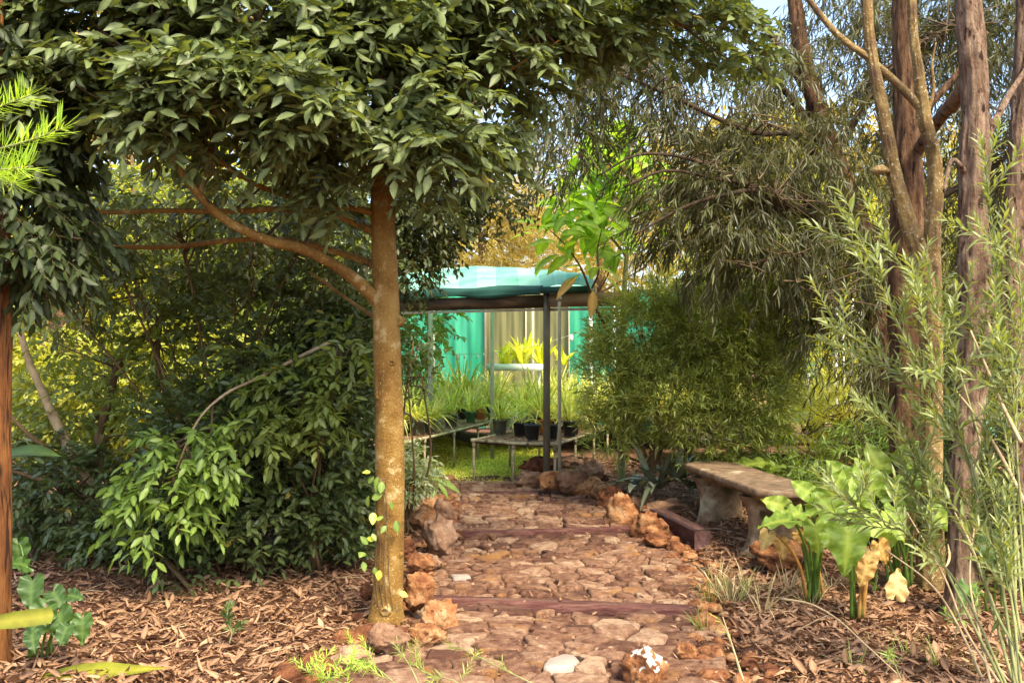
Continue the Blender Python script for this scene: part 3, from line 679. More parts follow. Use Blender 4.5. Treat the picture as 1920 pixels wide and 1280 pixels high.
T = [(L1 + q, L1 + (q + 1) % k, len(V) - 2) for q in range(k)] + [((q + 1) % k, q, len(V) - 1) for q in range(k)]
mb.add(V, T, Q); mb.build('seat', M['concrete'], bench, world=False)
for sx in (-1, 1):
    mb = MB(); cx = sx * (hl - .38); rows = 14; V = []
    for q in range(rows + 1):
        t = q / rows; z = -.04 + t * .425
        wd = .165 + .06 * abs(2 * (t - .5)) ** 2.2 + (.012 if t < .12 or t > .9 else 0); th = .055 + .03 * abs(2 * (t - .5)) ** 2.5
        for (a_, b_) in ((-th, -wd + .02), (-th + .02, -wd), (th - .02, -wd), (th, -wd + .02), (th, wd - .02), (th - .02, wd), (-th + .02, wd), (-th, wd - .02)): V.append((cx + a_, b_, z))
    Q = [(l * 8 + q, l * 8 + (q + 1) % 8, (l + 1) * 8 + (q + 1) % 8, (l + 1) * 8 + q) for l in range(rows) for q in range(8)]
    mb.add(V, None, Q); mb.build('leg', M['concrete'], bench, smooth=False, world=False)

# ------------------------------------------------------------------ shade house
sh = empty('shade_house', (.3, 12.5, .16)); tag(sh, 'teal roofed shade house with cloth walls behind the potted plants', 'shade house')
def pole(px, pt, pb, wpx, d, mat, name='post', parent=sh, square=False, cap=False):
    a_, b_ = P(px, pb, d), P(px, pt, d); a_[0] = b_[0]; mb = MB(); r_ = wpx / F * d / 2
    if square: mb.box((a_ + b_) / 2, (r_ * 2, r_ * 2, b_[2] - a_[2]), .5)
    else:
        mb.tube([a_, (a_ + b_) / 2, b_], r_, 12)
        if cap: mb.tube([b_ - [0, 0, .04], b_ + [0, 0, .004]], r_ * 1.35, 12)
    return mb.build(name, mat, parent, smooth=not square)
pole(1025, 548, 892, 9.5, 9.6, M['steel'], square=True)
pole(1049, 556, 905, 6.5, 9.46, M['galv'], cap=True)
pole(807, 560, 850, 9.5, 12.6, M['galv'])
pole(923, 560, 864, 7.5, 12.2, M['galv'])
pole(999, 560, 800, 5, 15, M['galv'])
pole(1021, 565, 800, 4, 15.5, M['galv'])
pole(1108, 560, 820, 7, 13.5, M['whitepipe'])
pole(1152, 560, 820, 6, 13.5, M['whitepipe'])
# fascia boards: front line runs from far left to near right
FA = [np.array([-2.2, 11.2]), np.array([.30, 9.62]), np.array([1.15, 9.25])]
def board(A, B, z0, z1, th, mat, name, parent=sh, off=0.0):
    d = norm(B - A); nn = np.array([-d[1], d[0]]); mb = MB(); c = (A + B) / 2 + nn * off
    mb.box((c[0], c[1], (z0 + z1) / 2), (np.linalg.norm(B - A), th, z1 - z0), math.atan2(d[1], d[0])); return mb.build(name, mat, parent, smooth=False)
board(FA[0], FA[1], 1.925, 2.05, .05, M['fascia'], 'fascia_board')
board(FA[1] + [.06, -.02], FA[2], 1.93, 2.06, .05, M['beam'], 'fascia_board')
board(FA[1] + [.06, -.02], FA[2], 1.895, 1.922, .04, M['whitepipe'], 'trim_strip', off=.03)
board(FA[0], FA[1], 1.898, 1.92, .03, M['whitepipe'], 'trim_strip', off=.02)
board(FA[1] + [-.02, -.04], FA[1] * .5 + FA[2] * .5, 2.062, 2.125, .09, M['darkcloth'], 'gutter')
# roof cloth: arcs from the front eave over a crest to the rear
ev = [P(740, 556, 10.9), P(790, 552, 10.6), P(860, 547, 10.2), P(930, 543, 9.95), P(1015, 541, 9.7), P(1062, 536, 9.55), P(1110, 541, 9.4)]
cr = [P(740, 520, 13.6), P(800, 511, 13.4), P(862, 503, 13.1), P(930, 504, 12.8), P(1000, 512, 12.2), P(1062, 522, 11.6), P(1115, 535, 11.2)]
ev = smooth_line(ev, 6); cr = smooth_line(cr, 6); mb = MB(); nu = len(ev); nv = 14; V = []
for u in range(nu):
    for v in range(nv + 1):
        t = v / nv; b = ev[u] * (1 - t) + cr[u] * t; b = b.copy(); b[2] += .10 * math.sin(math.pi * t) + .018 * abs(math.sin(u * math.pi / 6)) * (1 - t * .5)
        V.append(b)
    e2 = cr[u] + (cr[u] - ev[u]) * .6
    for v in range(1, 7):
        t = v / 6; b = cr[u] * (1 - t) + e2 * t; b = b.copy(); b[2] = cr[u][2] - .06 * t * t; V.append(b)
st = nv + 7
for u in range(nu - 1):                         # overlapping widths of cloth, single and double layers
    mb.add(np.array(V[u * st:(u + 2) * st]), None, [(v, st + v, st + v + 1, v + 1) for v in range(st - 1)], (.95 if (u // 3) % 2 else .25))
mb.build('roof', M['tealroof'], sh)
for k in range(0, nu, 6):                       # hoops under the cloth
    mb = MB(); mb.tube(np.array(V[k * st:(k + 1) * st]) - [0, 0, .03], .016, 6); mb.build('roof_hoop', M['galv'], sh)
# rolled flap of cloth hanging over the front board
mb = MB(); V = []; nq = 60
for q in range(nq + 1):
    t = q / nq; c = FA[0] * (1 - t) + FA[1] * t; dn = np.array([-.53, -.85]) * .03
    sag = .012 * math.sin(t * 17) + .05 * max(0, math.sin(t * 3.4 + 2.2))
    for s, (o_, z) in enumerate([(-.10, 2.135), (0.2, 2.15), (1.2, 2.125), (1.9, 2.10), (1.6, 2.08), (2.1, 2.065), (1.3, 2.045 - sag)]):
        p = c + dn * (o_ + .35 * math.sin(t * 40 + s * 1.3) * .4); V.append((p[0], p[1], z + .008 * math.sin(t * 23 + s)))
mb.add(V, None, [(q * 7 + s, (q + 1) * 7 + s, (q + 1) * 7 + s + 1, q * 7 + s + 1) for q in range(nq) for s in range(6)])
mb.build('cloth_flap', M['darkcloth'], sh)
# rear wall of stretched cloth panels
def wall_panel(p0, p1, d0, d1, mat, z0=.16, z1=2.45):
    mb = MB(); V = []; nu = 26; nv = 12
    for u in range(nu + 1):
        for v in range(nv + 1):
            s = u / nu; d = d0 + (d1 - d0) * s; x = (p0 + (p1 - p0) * s - 960) / F * d
            V.append((x, d + .02 * math.sin(s * 19 + v * .4) + .012 * math.sin(s * 41), z0 + (z1 - z0) * v / nv))
    mb.add(V, None, [(u * (nv + 1) + v, (u + 1) * (nv + 1) + v, (u + 1) * (nv + 1) + v + 1, u * (nv + 1) + v + 1) for u in range(nu) for v in range(nv)])
    return mb.build('wall_panel', mat, sh)
wall_panel(640, 812, 17.6, 17.3, M['tealwall']); wall_panel(815, 909, 17.3, 17.1, M['tealwall'])
wall_panel(911, 985, 17.1, 17.0, M['khaki']); wall_panel(987, 1066, 17.0, 16.9, M['khaki'])
wall_panel(1068, 1160, 16.8, 16.6, M['tealwall']); wall_panel(1162, 1270, 16.6, 16.4, M['tealwall'])
for px, d in ((813.5, 17.25), (910, 17.05), (986, 16.95), (1067, 16.8), (1161, 16.55), (700, 17.4)): pole(px, 560, 790, 2.5 if px != 910 else 4.5, d, M['steel' if px in (910,) else 'galv'], 'wall_stud')
# string with pegs
st_ = empty('string_line', P(900, 655, 14)); tag(st_, 'thin wire with white pegs strung in front of the cloth wall', 'wire')
A0, B0 = P(750, 650, 14.2), P(1110, 612, 13.6); mb = MB(); Lp = [A0 * (1 - t) + B0 * t - np.array([0, 0, .22 * 4 * t * (1 - t)]) for t in np.linspace(0, 1, 30)]
mb.tube(Lp, .0035, 4); mb.build('wire', M['galv'], st_)
for t, hg in ((.33, .09), (.37, .06), (.42, .07), (.47, .03), (.53, .03), (.57, .05), (.9, .09)):
    mb = MB(); c = Lp[int(t * 29)]; mb.box(c - np.array([0, 0, hg / 2]), (.02 + .03 * (hg > .08), .012, hg), .3); mb.build('peg', M['whitepipe'], st_)

# ------------------------------------------------------------------ pipe framed plant tables
TZ_ = .594
def table(corners, label, legs, zt=TZ_, rail=.015):
    cs = [np.array(c, float) for c in corners]; cen = np.mean(cs, 0); T_ = empty('plant_table', (cen[0], cen[1], .16)); tag(T_, label, 'table', 'pipe framed plant tables')
    mb = MB(); n = 24; V = []
    for a in range(n + 1):
        for b in range(n + 1):
            s, t = a / n, b / n; p = (cs[0] * (1 - s) + cs[1] * s) * (1 - t) + (cs[3] * (1 - s) + cs[2] * s) * t
            V.append((p[0], p[1], zt - .012 + .012 * noise.noise(Vector((p[0] * 7, p[1] * 7, 0)))))
    k = n + 1; mb.add(V, None, [(a * k + b, (a + 1) * k + b, (a + 1) * k + b + 1, a * k + b + 1) for a in range(n) for b in range(n)])
    V2 = [(v[0], v[1], v[2] - .02) for v in V]; mb.add(V2, None, [(a * k + b, a * k + b + 1, (a + 1) * k + b + 1, (a + 1) * k + b) for a in range(n) for b in range(n)])
    mb.build('tabletop', M['mulch'], T_)
    for q in range(4):
        a_, b_ = cs[q], cs[(q + 1) % 4]; mb = MB(); mb.tube([(*a_, zt), (*(a_ * .5 + b_ * .5), zt - .012), (*b_, zt)], rail, 8)
        for e_ in (a_, b_): mb.tube([(*(e_ + norm(b_ - a_) * -.03), zt), (*(e_ + norm(b_ - a_) * .04), zt)], rail * 1.3, 8)
        mb.build('rail', M['rustpipe'], T_)
    for (x, y) in legs:
        mb = MB(); mb.tube([(x, y, float(gz(x, y)) - .05), (x, y, zt - .02)], .013, 8); mb.tube([(x, y, zt - .07), (x, y, zt - .015)], .019, 8); mb.build('leg', M['rustpipe'], T_)
    # bark and dead leaves lying on the table
    return T_
ta, tb, tc = np.array([-.39, 10.2]), np.array([.42, 9.75]), np.array([1.15, 12.0]); td = ta + tc - tb
table([ta, tb, tc, td], 'pipe framed table nearest the path end carrying black pots', [ta, tb, (ta + tb) / 2 + [0, .02], tc, td, tb * .66 + tc * .34, tb * .3 + tc * .7, ta * .5 + td * .5])
sa, sb = np.array([-1.42, 8.9]), np.array([-.24, 12.8]); off = np.array([-1.25, .38])
table([sa + off, sa, sb, sb + off], 'pipe framed table along the aisle behind the big trunk', [sa * .8 + sb * .2, sa * .58 + sb * .42, sa * .36 + sb * .64, sa * .15 + sb * .85, sb, sb + off])
table([(-2.6, 13.3), (2.9, 13.0), (3.2, 16.2), (-2.6, 16.4)], 'long rear plant table in front of the cloth wall', [(-1.2, 13.25), (.2, 13.2), (1.5, 13.1), (2.8, 13.05)])
table([(1.5, 10.4), (3.6, 9.9), (4.1, 12.4), (1.9, 12.7)], 'side plant table hidden behind the fine leaved shrub', [(1.52, 10.42), (2.6, 10.17), (3.58, 9.92), (1.9, 12.6)])
wt = empty('white_table', P(965, 700, 14.0)); tag(wt, 'small white topped stand under the yellow rosette plant', 'stand')
mb = MB(); c = P(965, 688, 14.0); mb.box(c, (.78, .6, .09)); mb.build('top', M['whitepipe'], wt, smooth=False)
for sx in (-.34, .34):
    mb = MB(); mb.box((c[0] + sx, c[1], (c[2] - .027 + TZ_ + .01) / 2), (.04, .4, c[2] - .027 - TZ_ - .01)); mb.build('leg', M['whitepipe'], wt, smooth=False)

# debris on tables and beyond: scattered litter leaves used everywhere
def litter(n, region, size, g, tpls, zfun, lift_=.012):
    mb = MB(); x, y = region(n, g); z = zfun(x, y); per = np.array_split(np.arange(len(x)), len(tpls))
    for tpl, idx in zip(tpls, per):
        m_ = len(idx); an = g.random(m_) * 6.283; tilt = g.normal(0, .25, m_)
        Y = np.stack([np.cos(an), np.sin(an), tilt], 1); X, Y, Z = frames(Y, (0, 0, 1), .35, g)
        mb.inst(tpl, np.stack([x[idx], y[idx], z[idx] + lift_ + .02 * g.random(m_)], 1), X, Y, Z, size * (.22 + 1.15 * g.random(m_) ** 2.2), np.clip(g.normal(.42, .32, m_), 0, 1))
    return mb
g = np.random.default_rng(21)
def reg_ground(n, g):
    y = 3.6 + 8.5 * g.random(n * 2) ** 1.35; x = g.uniform(-1, 1, n * 2) * (y * .58 + .3)
    out = np.maximum(path_l(y) - x, x - path_r(y)); keep = (out > -.03) & ~((x > -1.5) & (x < .7) & (y > 10)); keep &= (g.random(len(x)) < np.clip(.25 + out * 3, 0, 1))
    return x[keep], y[keep]
mb = litter(60000, reg_ground, .082, g, [LIT_A, LIT_B, LIT_C, LIT_A], gz, .004)
tag(mb.build('leaf_litter', M['litter']), 'curled brown fallen leaves covering the ground on both sides of the path', 'leaf litter', kind='stuff')
def reg_path(n, g):
    y = g.uniform(4.0, 9.9, n); x = g.uniform(0, 1, n); x = np.where(x < .5, path_l(y) + (x * 2) ** 2.5 * .9, path_r(y) - ((1 - x) * 2) ** 2.5 * .9); return x, y
mb = litter(1300, reg_path, .045, g, [LIT_A, LIT_B, LIT_C], step_z, .022)
tag(mb.build('fallen_leaves', M['litter']), 'few small dry leaves dropped on the path stones', 'fallen leaves', kind='stuff')
def reg_tab(n, g):
    s, t = g.random(n), g.random(n); k = g.random(n) < .4
    a1 = (ta[None] * (1 - s[:, None]) + tb[None] * s[:, None]) + (td - ta)[None] * t[:, None]; a2 = sa[None] + (sb - sa)[None] * s[:, None] + off[None] * t[:, None]
    p = np.where(k[:, None], a1, a2); return p[:, 0], p[:, 1]
mb = litter(2600, reg_tab, .05, g, [LIT_A, LIT_B, LIT_C], lambda x, y: np.full(len(x), TZ_ - .01), .004)
tag(mb.build('table_litter', M['litter']), 'dry leaf and bark crumbs scattered over the plant tables', 'leaf litter', kind='stuff')
# sticks among the litter
mb = MB()
for _ in range(420):
    y = g.uniform(4.2, 9); x = g.uniform(-1, 1) * y * .55
    if path_l(y) - .05 < x < path_r(y) + .05: continue
    an = g.random() * 6.28; L_ = g.uniform(.05, .35); z = float(gz(x, y)) + .02; p = np.array([x, y, z]); q = p + [L_ * math.cos(an), L_ * math.sin(an), g.normal(0, .015)]
    mb.tube([p, (p + q) / 2 + g.normal(0, L_ * .05, 3) * [1, 1, .3], q], [.003, .0025, .0015], 4)
tag(mb.build('fallen_twigs', M['drytwig']), 'thin dry twigs strewn through the leaf litter', 'twigs', kind='stuff')

# ------------------------------------------------------------------ blades and potted plants
def blades(mb, base, n, length, width, g, spread=.6, droop=.7, rnd=None, rows=7, rb=.03, updir=None, wave=0.0):
    t = np.linspace(0, 1, rows)
    for k in range(n):
        an = g.random() * 6.283; ln = length * g.uniform(.55, 1.15); lean = spread * g.uniform(.15, 1.0)
        d = np.array([math.cos(an) * lean, math.sin(an) * lean, 1.0]); 
        if updir is not None: d += updir
        d = norm(d); dr = droop * g.uniform(.3, 1.2) * ln * lean / max(spread, .01)
        out = np.array([math.cos(an), math.sin(an), 0])
        c = np.array(base) + out * rb * g.random() + d[None] * (ln * t)[:, None] + out[None] * (.3 * dr * t ** 2)[:, None] - np.array([0, 0, 1.0])[None] * (dr * t ** 2.2)[:, None]
        tn = norm(np.gradient(c, axis=0)); sd = norm(np.cross(tn, out[None] * .3 + np.array([0, 0, 1.0]) + g.normal(0, .15, 3)) + 1e-6); w_ = width * np.interp(t, [0, .15, .6, .9, 1], [.6, .95, 1, .5, .04]) * g.uniform(.75, 1.2)
        up_ = np.cross(sd, tn)
        V = np.stack([c - sd * w_[:, None] / 2 + up_ * w_[:, None] * .18, c, c + sd * w_[:, None] / 2 + up_ * w_[:, None] * .18], 1).reshape(-1, 3)
        Q = []
        for r_ in range(rows - 1): b = r_ * 3; Q += [(b, b + 1, b + 4, b + 3), (b + 1, b + 2, b + 5, b + 4)]
        mb.add(V, None, Q, g.random() if rnd is None else rnd, np.tile([0, .6, 0], rows))
def pot_mesh(r, h, mat, name='pot'):
    prof = [(.0, 0), (.74 * r, 0), (.76 * r, .01), (.93 * r, h * .84), (1.02 * r, h * .85), (1.04 * r, h * .98), (1.0 * r, h), (.93 * r, h), (.90 * r, h * .86), (0, h * .86)]
    mb = MB(); s = 20; V = []
    for (a_, z) in prof:
        for q in range(s): an = q / s * 6.2832; V.append((a_ * math.cos(an), a_ * math.sin(an), z))
    mb.add(V, None, [(l * s + q, l * s + (q + 1) % s, (l + 1) * s + (q + 1) % s, (l + 1) * s + q) for l in range(len(prof) - 1) for q in range(s)])
    return mb.mesh(name, mat)
POTM = {k: pot_mesh(.5, 1.0, m) for k, m in POT.items()}
mbs = MB(); s = 12; mbs.add([(0.46 * math.cos(q / s * 6.2832), .46 * math.sin(q / s * 6.2832), .885) for q in range(s)] + [(0, 0, .90)], [(q, (q + 1) % s, s) for q in range(s)]); SOILM = mbs.mesh('soil', M['mulch'])
STR = []
for v in range(7):
    g = np.random.default_rng(100 + v); mb = MB(); blades(mb, (0, 0, 0), [34, 44, 28, 40, 48, 34, 20][v], [.50, .62, .36, .55, .70, .42, .30][v], [.024, .022, .026, .024, .022, .030, .026][v], g, [1.0, .8, 1.2, 1.0, .9, 1.1, 1.3][v], [1.1, .9, 1.2, 1.2, 1.0, 1.0, 1.1][v], rb=.05)
    STR.append(mb.mesh('strap_leaves', M['strap']))
DRY = []
g = np.random.default_rng(150); mb = MB(); blades(mb, (0, 0, 0), 16, .16, .02, g, 1.0, 1.4, rb=.06); DRY.append(mb.mesh('withered_leaves', M['drygrass']))
def potted(x, y, z, w_, h_, kind, v, label, grp='potted strap leaved plants on the tables', plant=True, scale=1.0, dry=False, seed=0):
    o = empty('potted_plant' if plant else 'plant_pot', (x, y, z)); tag(o, label, 'potted plant' if plant else 'pot', grp)
    S_ = Matrix.Diagonal((w_, w_, h_, 1)); link_mesh('pot', POTM[kind], o, S_); link_mesh('soil', SOILM, o, S_)
    if plant:
        rz = Matrix.Rotation(seed * 1.7, 4, 'Z'); link_mesh('strap_leaves', STR[v], o, Matrix.Translation((0, 0, h_ * .87)) @ rz @ Matrix.Scale(scale, 4))
    if dry: link_mesh('withered_leaves', DRY[0], o, Matrix.Translation((0, 0, h_ * .87)))
    return o
front = [  # px, foot py, top py, width px, colour, leaves, scale, plant, dry, label
    (782, 816, 789, 30, 'grey', 3, .85, 1, 1, 'grey potted plant with withered leaves beside the big trunk'),
    (805, 812, 788, 22, 'grey', 0, .8, 1, 0, 'grey potted plant half behind the left pipe post'),
    (819, 808, 785, 17, 'pale', 5, .8, 1, 0, 'narrow pale grey potted plant just right of the left pipe post'),
    (845, 801, 777, 27, 'grey', 1, .95, 1, 1, 'wide grey potted plant with tall arching leaves left of the green pot'),
    (865, 786, 766, 16, 'black', 2, .8, 1, 0, 'black potted plant tucked between the wide grey and the green pot'),
    (882, 793, 771, 21, 'green', 0, 1.0, 1, 0, 'green plastic potted plant beside the terracotta pot'),
    (901, 789, 766, 20, 'terra', 3, .6, 1, 0, 'orange terracotta potted plant on the aisle table'),
    (918, 781, 760, 18, 'pale', 4, .8, 1, 0, 'pale green potted plant behind the middle pipe post'),
    (937, 815, 787, 29, 'grey', 5, .8, 1, 1, 'grey potted plant at the left end of the near table'),
    (955, 804, 781, 14, 'pale', 2, .8, 1, 0, 'narrow pale potted plant behind the grey pot on the near table'),
    (976, 819, 792, 29, 'black', 6, .8, 1, 1, 'black potted plant with short dead leaves left of the empty black pot'),
    (998, 826, 796, 30, 'black', 6, 1, 0, 0, 'empty black pot at the front edge of the near table'),
    (996, 797, 782, 26, 'black', 0, .8, 1, 0, 'dark potted plant behind the empty black pot'),
    (1017, 812, 782, 33, 'black', 4, .8, 1, 1, 'large black potted plant behind the steel post'),
    (1034, 826, 796, 27, 'black', 6, .6, 0, 0, 'empty black pot cut by the steel post'),
    (1069, 819, 790, 28, 'black', 1, .85, 1, 1, 'black potted plant alone right of the pipe post'),
    (1085, 806, 790, 12, 'pale', 3, .6, 1, 0, 'slim pale potted plant right of the lone black pot'),
    (1097, 804, 787, 16, 'black', 2, .8, 1, 0, 'small dark potted plant near the right rail'),
    (1113, 803, 786, 20, 'grey', 0, .8, 1, 0, 'grey potted plant at the fine shrub edge'),
    (979, 784, 770, 26, 'black', 4, .8, 1, 0, 'black potted plant in the second row under the white stand'),
    (762, 812, 790, 22, 'black', 3, .8, 1, 0, 'black potted plant peeping out from behind the big trunk')]
for q, (px, pf, pt, wd, kc, v, s_, pl, dry, lb) in enumerate(front):
    d = (H - TZ_) * F / (pf - HY); c = P(px, pf, d); potted(c[0], c[1] + wd / F * d / 2, TZ_, wd / F * d, (pf - pt) / F * d, kc, v, lb, plant=bool(pl), scale=s_, dry=bool(dry), seed=q)
g = np.random.default_rng(31); kinds = ['black', 'grey', 'green', 'black', 'terra', 'pale']
q = 0
for y in (12.7, 13.2, 13.8, 14.5, 15.3):
    for x in np.arange(-2.3, 2.9, .34):
        if y < 13 and not (-.2 < x < 2.4): continue
        if 13.7 < y < 14.9 and abs(x - .05) < .42: continue
        potted(x + g.uniform(-.1, .1), y + g.uniform(-.2, .2), TZ_, .2, .19, kinds[q % 6], q % 6, 'strap leaved plant in the %s row of the rear table, %s' % ({12.7: 'front', 13.2: 'second', 13.8: 'third', 14.5: 'fourth', 15.3: 'hindmost'}[y], 'towards the trunk' if x < -.6 else ('under the yellow rosette plant' if x < .7 else 'behind the fine leaved shrub')), 'crowded strap plants on the rear table', scale=g.uniform(.85, 1.25), seed=q); q += 1
potted(P(1497, 832, 9.6)[0], 10.1, TZ_, .17, .14, 'black', 0, 'dark potted plant seen right of the fine leaved shrub', scale=.8, dry=True, seed=5)
potted(P(1485, 825, 9.6)[0], 10.6, TZ_, .17, .15, 'terra', 3, 'terracotta potted plant right behind the dark pot by the fine shrub', scale=.9, seed=9)
for k, (px, d) in enumerate(((1530, 10.6), (1575, 10.9), (1620, 11.4), (1460, 11.5))):
    potted(P(px, 0, d)[0], d, TZ_, .2, .18, 'grey', [1, 4, 0, 3][k], ['lush strap leaved plant behind the pale pipes, nearest the fine leaved shrub', 'strap leaved plant on the side table below the second pale pipe', 'tall strap leaved plant on the side table against the dark red trunk', 'strap leaved plant deep behind the terracotta potted one'][k], 'strap plants on the side table', scale=1.1, seed=k + 20)
for q in range(22):
    s_, t_ = g.uniform(.12, .92), g.uniform(.2, .9)
    if q < 11: p_ = ta * (1 - s_) + tb * s_ + (td - ta) * (.35 + .6 * t_); w_where = 'near table'
    else: p_ = sa + (sb - sa) * (.25 + .7 * s_) + off * t_; w_where = 'aisle table'
    potted(p_[0], p_[1], TZ_, g.uniform(.13, .2), g.uniform(.13, .18), kinds[(q * 5) % 6], q % 7, 'potted plant behind the front pots on the ' + w_where, 'second row potted plants on the tables', scale=g.uniform(.7, 1.0), dry=q % 3 == 0, seed=q + 60)
# yellow rosette plant on the white stand
bp = empty('rosette_plant', P(982, 685, 14.0)); tag(bp, 'broad leaved yellow green rosette plant on the white stand', 'plant')
g = np.random.default_rng(33)
for (px, n_, ln) in ((945, 17, .36), (980, 22, .50), (1015, 19, .46), (1055, 9, .30)):
    for q in range(n_):
        mb = MB(); c = P(px, 684, 14.0); blades(mb, c + g.normal(0, .03, 3) * [1, 1, 0], 1, ln, .085, g, .9, .45, rb=.02); mb.build('leaf', M['brom'], bp)

# pale poles to the right behind the weeping foliage
for k, (px, pt, pb, d) in enumerate(((1568, 560, 640, 11.5), (1582, 555, 860, 11.8), (1598, 560, 860, 12.2), (1613, 560, 860, 12.6), (1516, 700, 850, 11), (1480, 840, 900, 10.5))):
    o = pole(px, pt, 850, 6, d, M['whitepipe'], 'pale_pole', None)
    tag(o, ['short pale pipe against the teal cloth screen, first of the side frame', 'pale pipe second from the fine leaved shrub in the side frame', 'pale pipe in the middle of the side frame behind the weeping leaves', 'pale pipe of the side frame nearest the dark red trunk', 'pale pipe rising out of the fine leaved shrub edge', 'pale pipe behind the small dark potted plant'][k], 'pole', 'pale pipes of the side frame')
sd = wall = MB(); 
ws = empty('cloth_screen', P(1640, 700, 15.0)); tag(ws, 'pale teal cloth screen far behind the weeping tree', 'screen')
mb = MB(); V = []
for u in range(21):
    for v in range(9): V.append((P(1440 + u * 22, 0, 15.0)[0], 15.0 + .03 * math.sin(u * 1.4), .2 + v * .24))
mb.add(V, None, [(u * 9 + v, (u + 1) * 9 + v, (u + 1) * 9 + v + 1, u * 9 + v + 1) for u in range(20) for v in range(8)]); mb.build('cloth', M['tealroof'], ws)

# ------------------------------------------------------------------ trees
def tree_root(name, base, label, cat_='tree', group=None):
    o = empty(name, base); return tag(o, label, cat_, group)
def limb(root, rows, mat, name='branch', sides=10, per=6, amp=.08, seed=0., ridges=0., fz=4.):
    mb = MB(); bark_tube(mb, pxline(rows, per), sides, amp, fz, 2.0, seed, .5, ridges); return mb.build(name, mat, root)
def inner_branches(root, blobs, hub_pts, mat, g, n=40, r=.008, name='twigs'):
    """thin branches from the limbs into the crown"""
    mb = MB(); p, _, _ = blob_points(blobs, n, g, .2)
    hp = np.array(hub_pts); dd_ = np.linalg.norm(np.diff(hp, axis=0), axis=1); ex = [hp]
    for q in range(len(hp) - 1):
        if dd_[q] < .8: ex.append(hp[q] + (hp[q + 1] - hp[q]) * np.linspace(.1, .9, 9)[:, None])
    hp = np.concatenate(ex); hp = hp + g.normal(0, .012, hp.shape)
    for q in range(n):
        h = hp[np.argmin(np.linalg.norm(hp - p[q], axis=1) + g.random(len(hp)) * .55)]
        mid = (h + p[q]) / 2 + g.normal(0, .07 * np.linalg.norm(p[q] - h), 3)
        L_ = smooth_line([h, mid, p[q]], 5); rr = r * (1 + .6 * g.random()); mb.tube(L_, np.linspace(rr, rr * .3, len(L_)), 5)
    o = mb.build(name, mat, root); o['kind'] = 'stuff'; return o

# --- the big tree in front
root = tree_root('shade_tree', (*P(725, 1172, 5.54)[:2], 0), 'smooth orange barked tree at the path edge with a wide leafy canopy')
rows = [(724, 1200, 94, 5.54), (724, 1172, 76, 5.54), (725, 1135, 60, 5.54), (728, 1080, 55, 5.54), (731, 980, 53, 5.54), (731, 860, 54, 5.54), (729, 760, 53, 5.54), (726, 660, 52, 5.54), (724, 560, 50, 5.54), (720, 460, 47, 5.54),
        (717, 360, 44, 5.56), (714, 280, 38, 5.6), (713, 200, 32, 5.65), (712, 100, 26, 5.7), (716, -20, 20, 5.75), (720, -160, 14, 5.8)]
mb = MB(); ln_ = pxline(rows, 10); bark_tube(mb, ln_, 36, .045, 2.6, 1.6, 4.0)
trunk = mb.build('trunk', M['bark_main'], root)
def knot(px, py, r, d=5.47, parent=trunk):
    mb = MB(); c = P(px, py, d); V = []; s = 16
    for (rr, dy) in ((1.5, .03), (1.15, -.002), (.85, -.012), (.55, -.006), (.2, 0.0)):
        for q in range(s): an = q / s * 6.2832; V.append((c[0] + rr * r * math.cos(an) * 1.15, c[1] + dy, c[2] + rr * r * math.sin(an)))
    mb.add(V, None, [(l * s + q, l * s + (q + 1) % s, (l + 1) * s + (q + 1) % s, (l + 1) * s + q) for l in range(4) for q in range(s)]); mb.build('knot', M['bark_main'], parent)
for k in ((722, 524, .026, 5.475), (744, 602, .024, 5.50), (745, 1040, .02, 5.50), (722, 1146, .024, 5.45), (712, 742, .02, 5.485), (735, 680, .014, 5.47)): knot(*k)
BR = [[(712, 565, 34, 5.55), (690, 545, 26, 5.5), (640, 505, 22, 5.4), (570, 468, 20, 5.3), (500, 450, 19, 5.2), (420, 410, 17, 5.1), (360, 350, 15, 5.0), (322, 285, 13, 5.0), (300, 200, 10, 5.0), (290, 100, 7, 5.0)],
      [(710, 500, 22, 5.55), (680, 488, 14, 5.6), (610, 466, 12, 5.7), (540, 450, 11, 5.8), (440, 450, 10, 5.9), (330, 462, 10, 6.0), (240, 462, 9, 6.0), (150, 448, 7, 6.0)],
      [(708, 440, 20, 5.55), (680, 425, 14, 5.55), (620, 400, 12, 5.5), (540, 392, 11, 5.4), (420, 396, 10, 5.4), (300, 395, 9, 5.3), (200, 398, 8, 5.3), (110, 385, 6, 5.2)],
      [(706, 402, 18, 5.55), (670, 392, 12, 5.5), (590, 380, 11, 5.4), (520, 362, 10, 5.3), (460, 335, 9, 5.2), (400, 290, 8, 5.1), (370, 240, 6, 5.1), (350, 150, 5, 5.1)],
      [(712, 600, 10, 5.6), (680, 580, 7, 5.8), (630, 545, 6, 6.0), (580, 510, 5, 6.1)],
      [(728, 380, 20, 5.55), (745, 345, 10, 5.5), (775, 310, 8, 5.4), (830, 260, 7, 5.3), (880, 200, 6, 5.3), (960, 130, 5, 5.4), (1060, 70, 4, 5.6)],
      [(712, 250, 18, 5.6), (780, 190, 14, 5.6), (880, 120, 11, 5.7), (1010, 70, 8, 5.8), (1150, 40, 6, 5.9), (1290, 50, 4, 6.0)],
      [(712, 260, 18, 5.6), (640, 190, 13, 5.5), (560, 120, 10, 5.3), (480, 60, 8, 5.2)],
      [(706, 330, 16, 5.55), (650, 290, 10, 5.4), (590, 220, 8, 5.2), (540, 150, 6, 5.1)],
      [(712, 120, 14, 5.7), (760, 30, 10, 5.7), (860, -60, 7, 5.6)], [(712, 160, 14, 5.7), (640, 60, 10, 5.7), (540, -40, 7, 5.6)]]
hubs = []
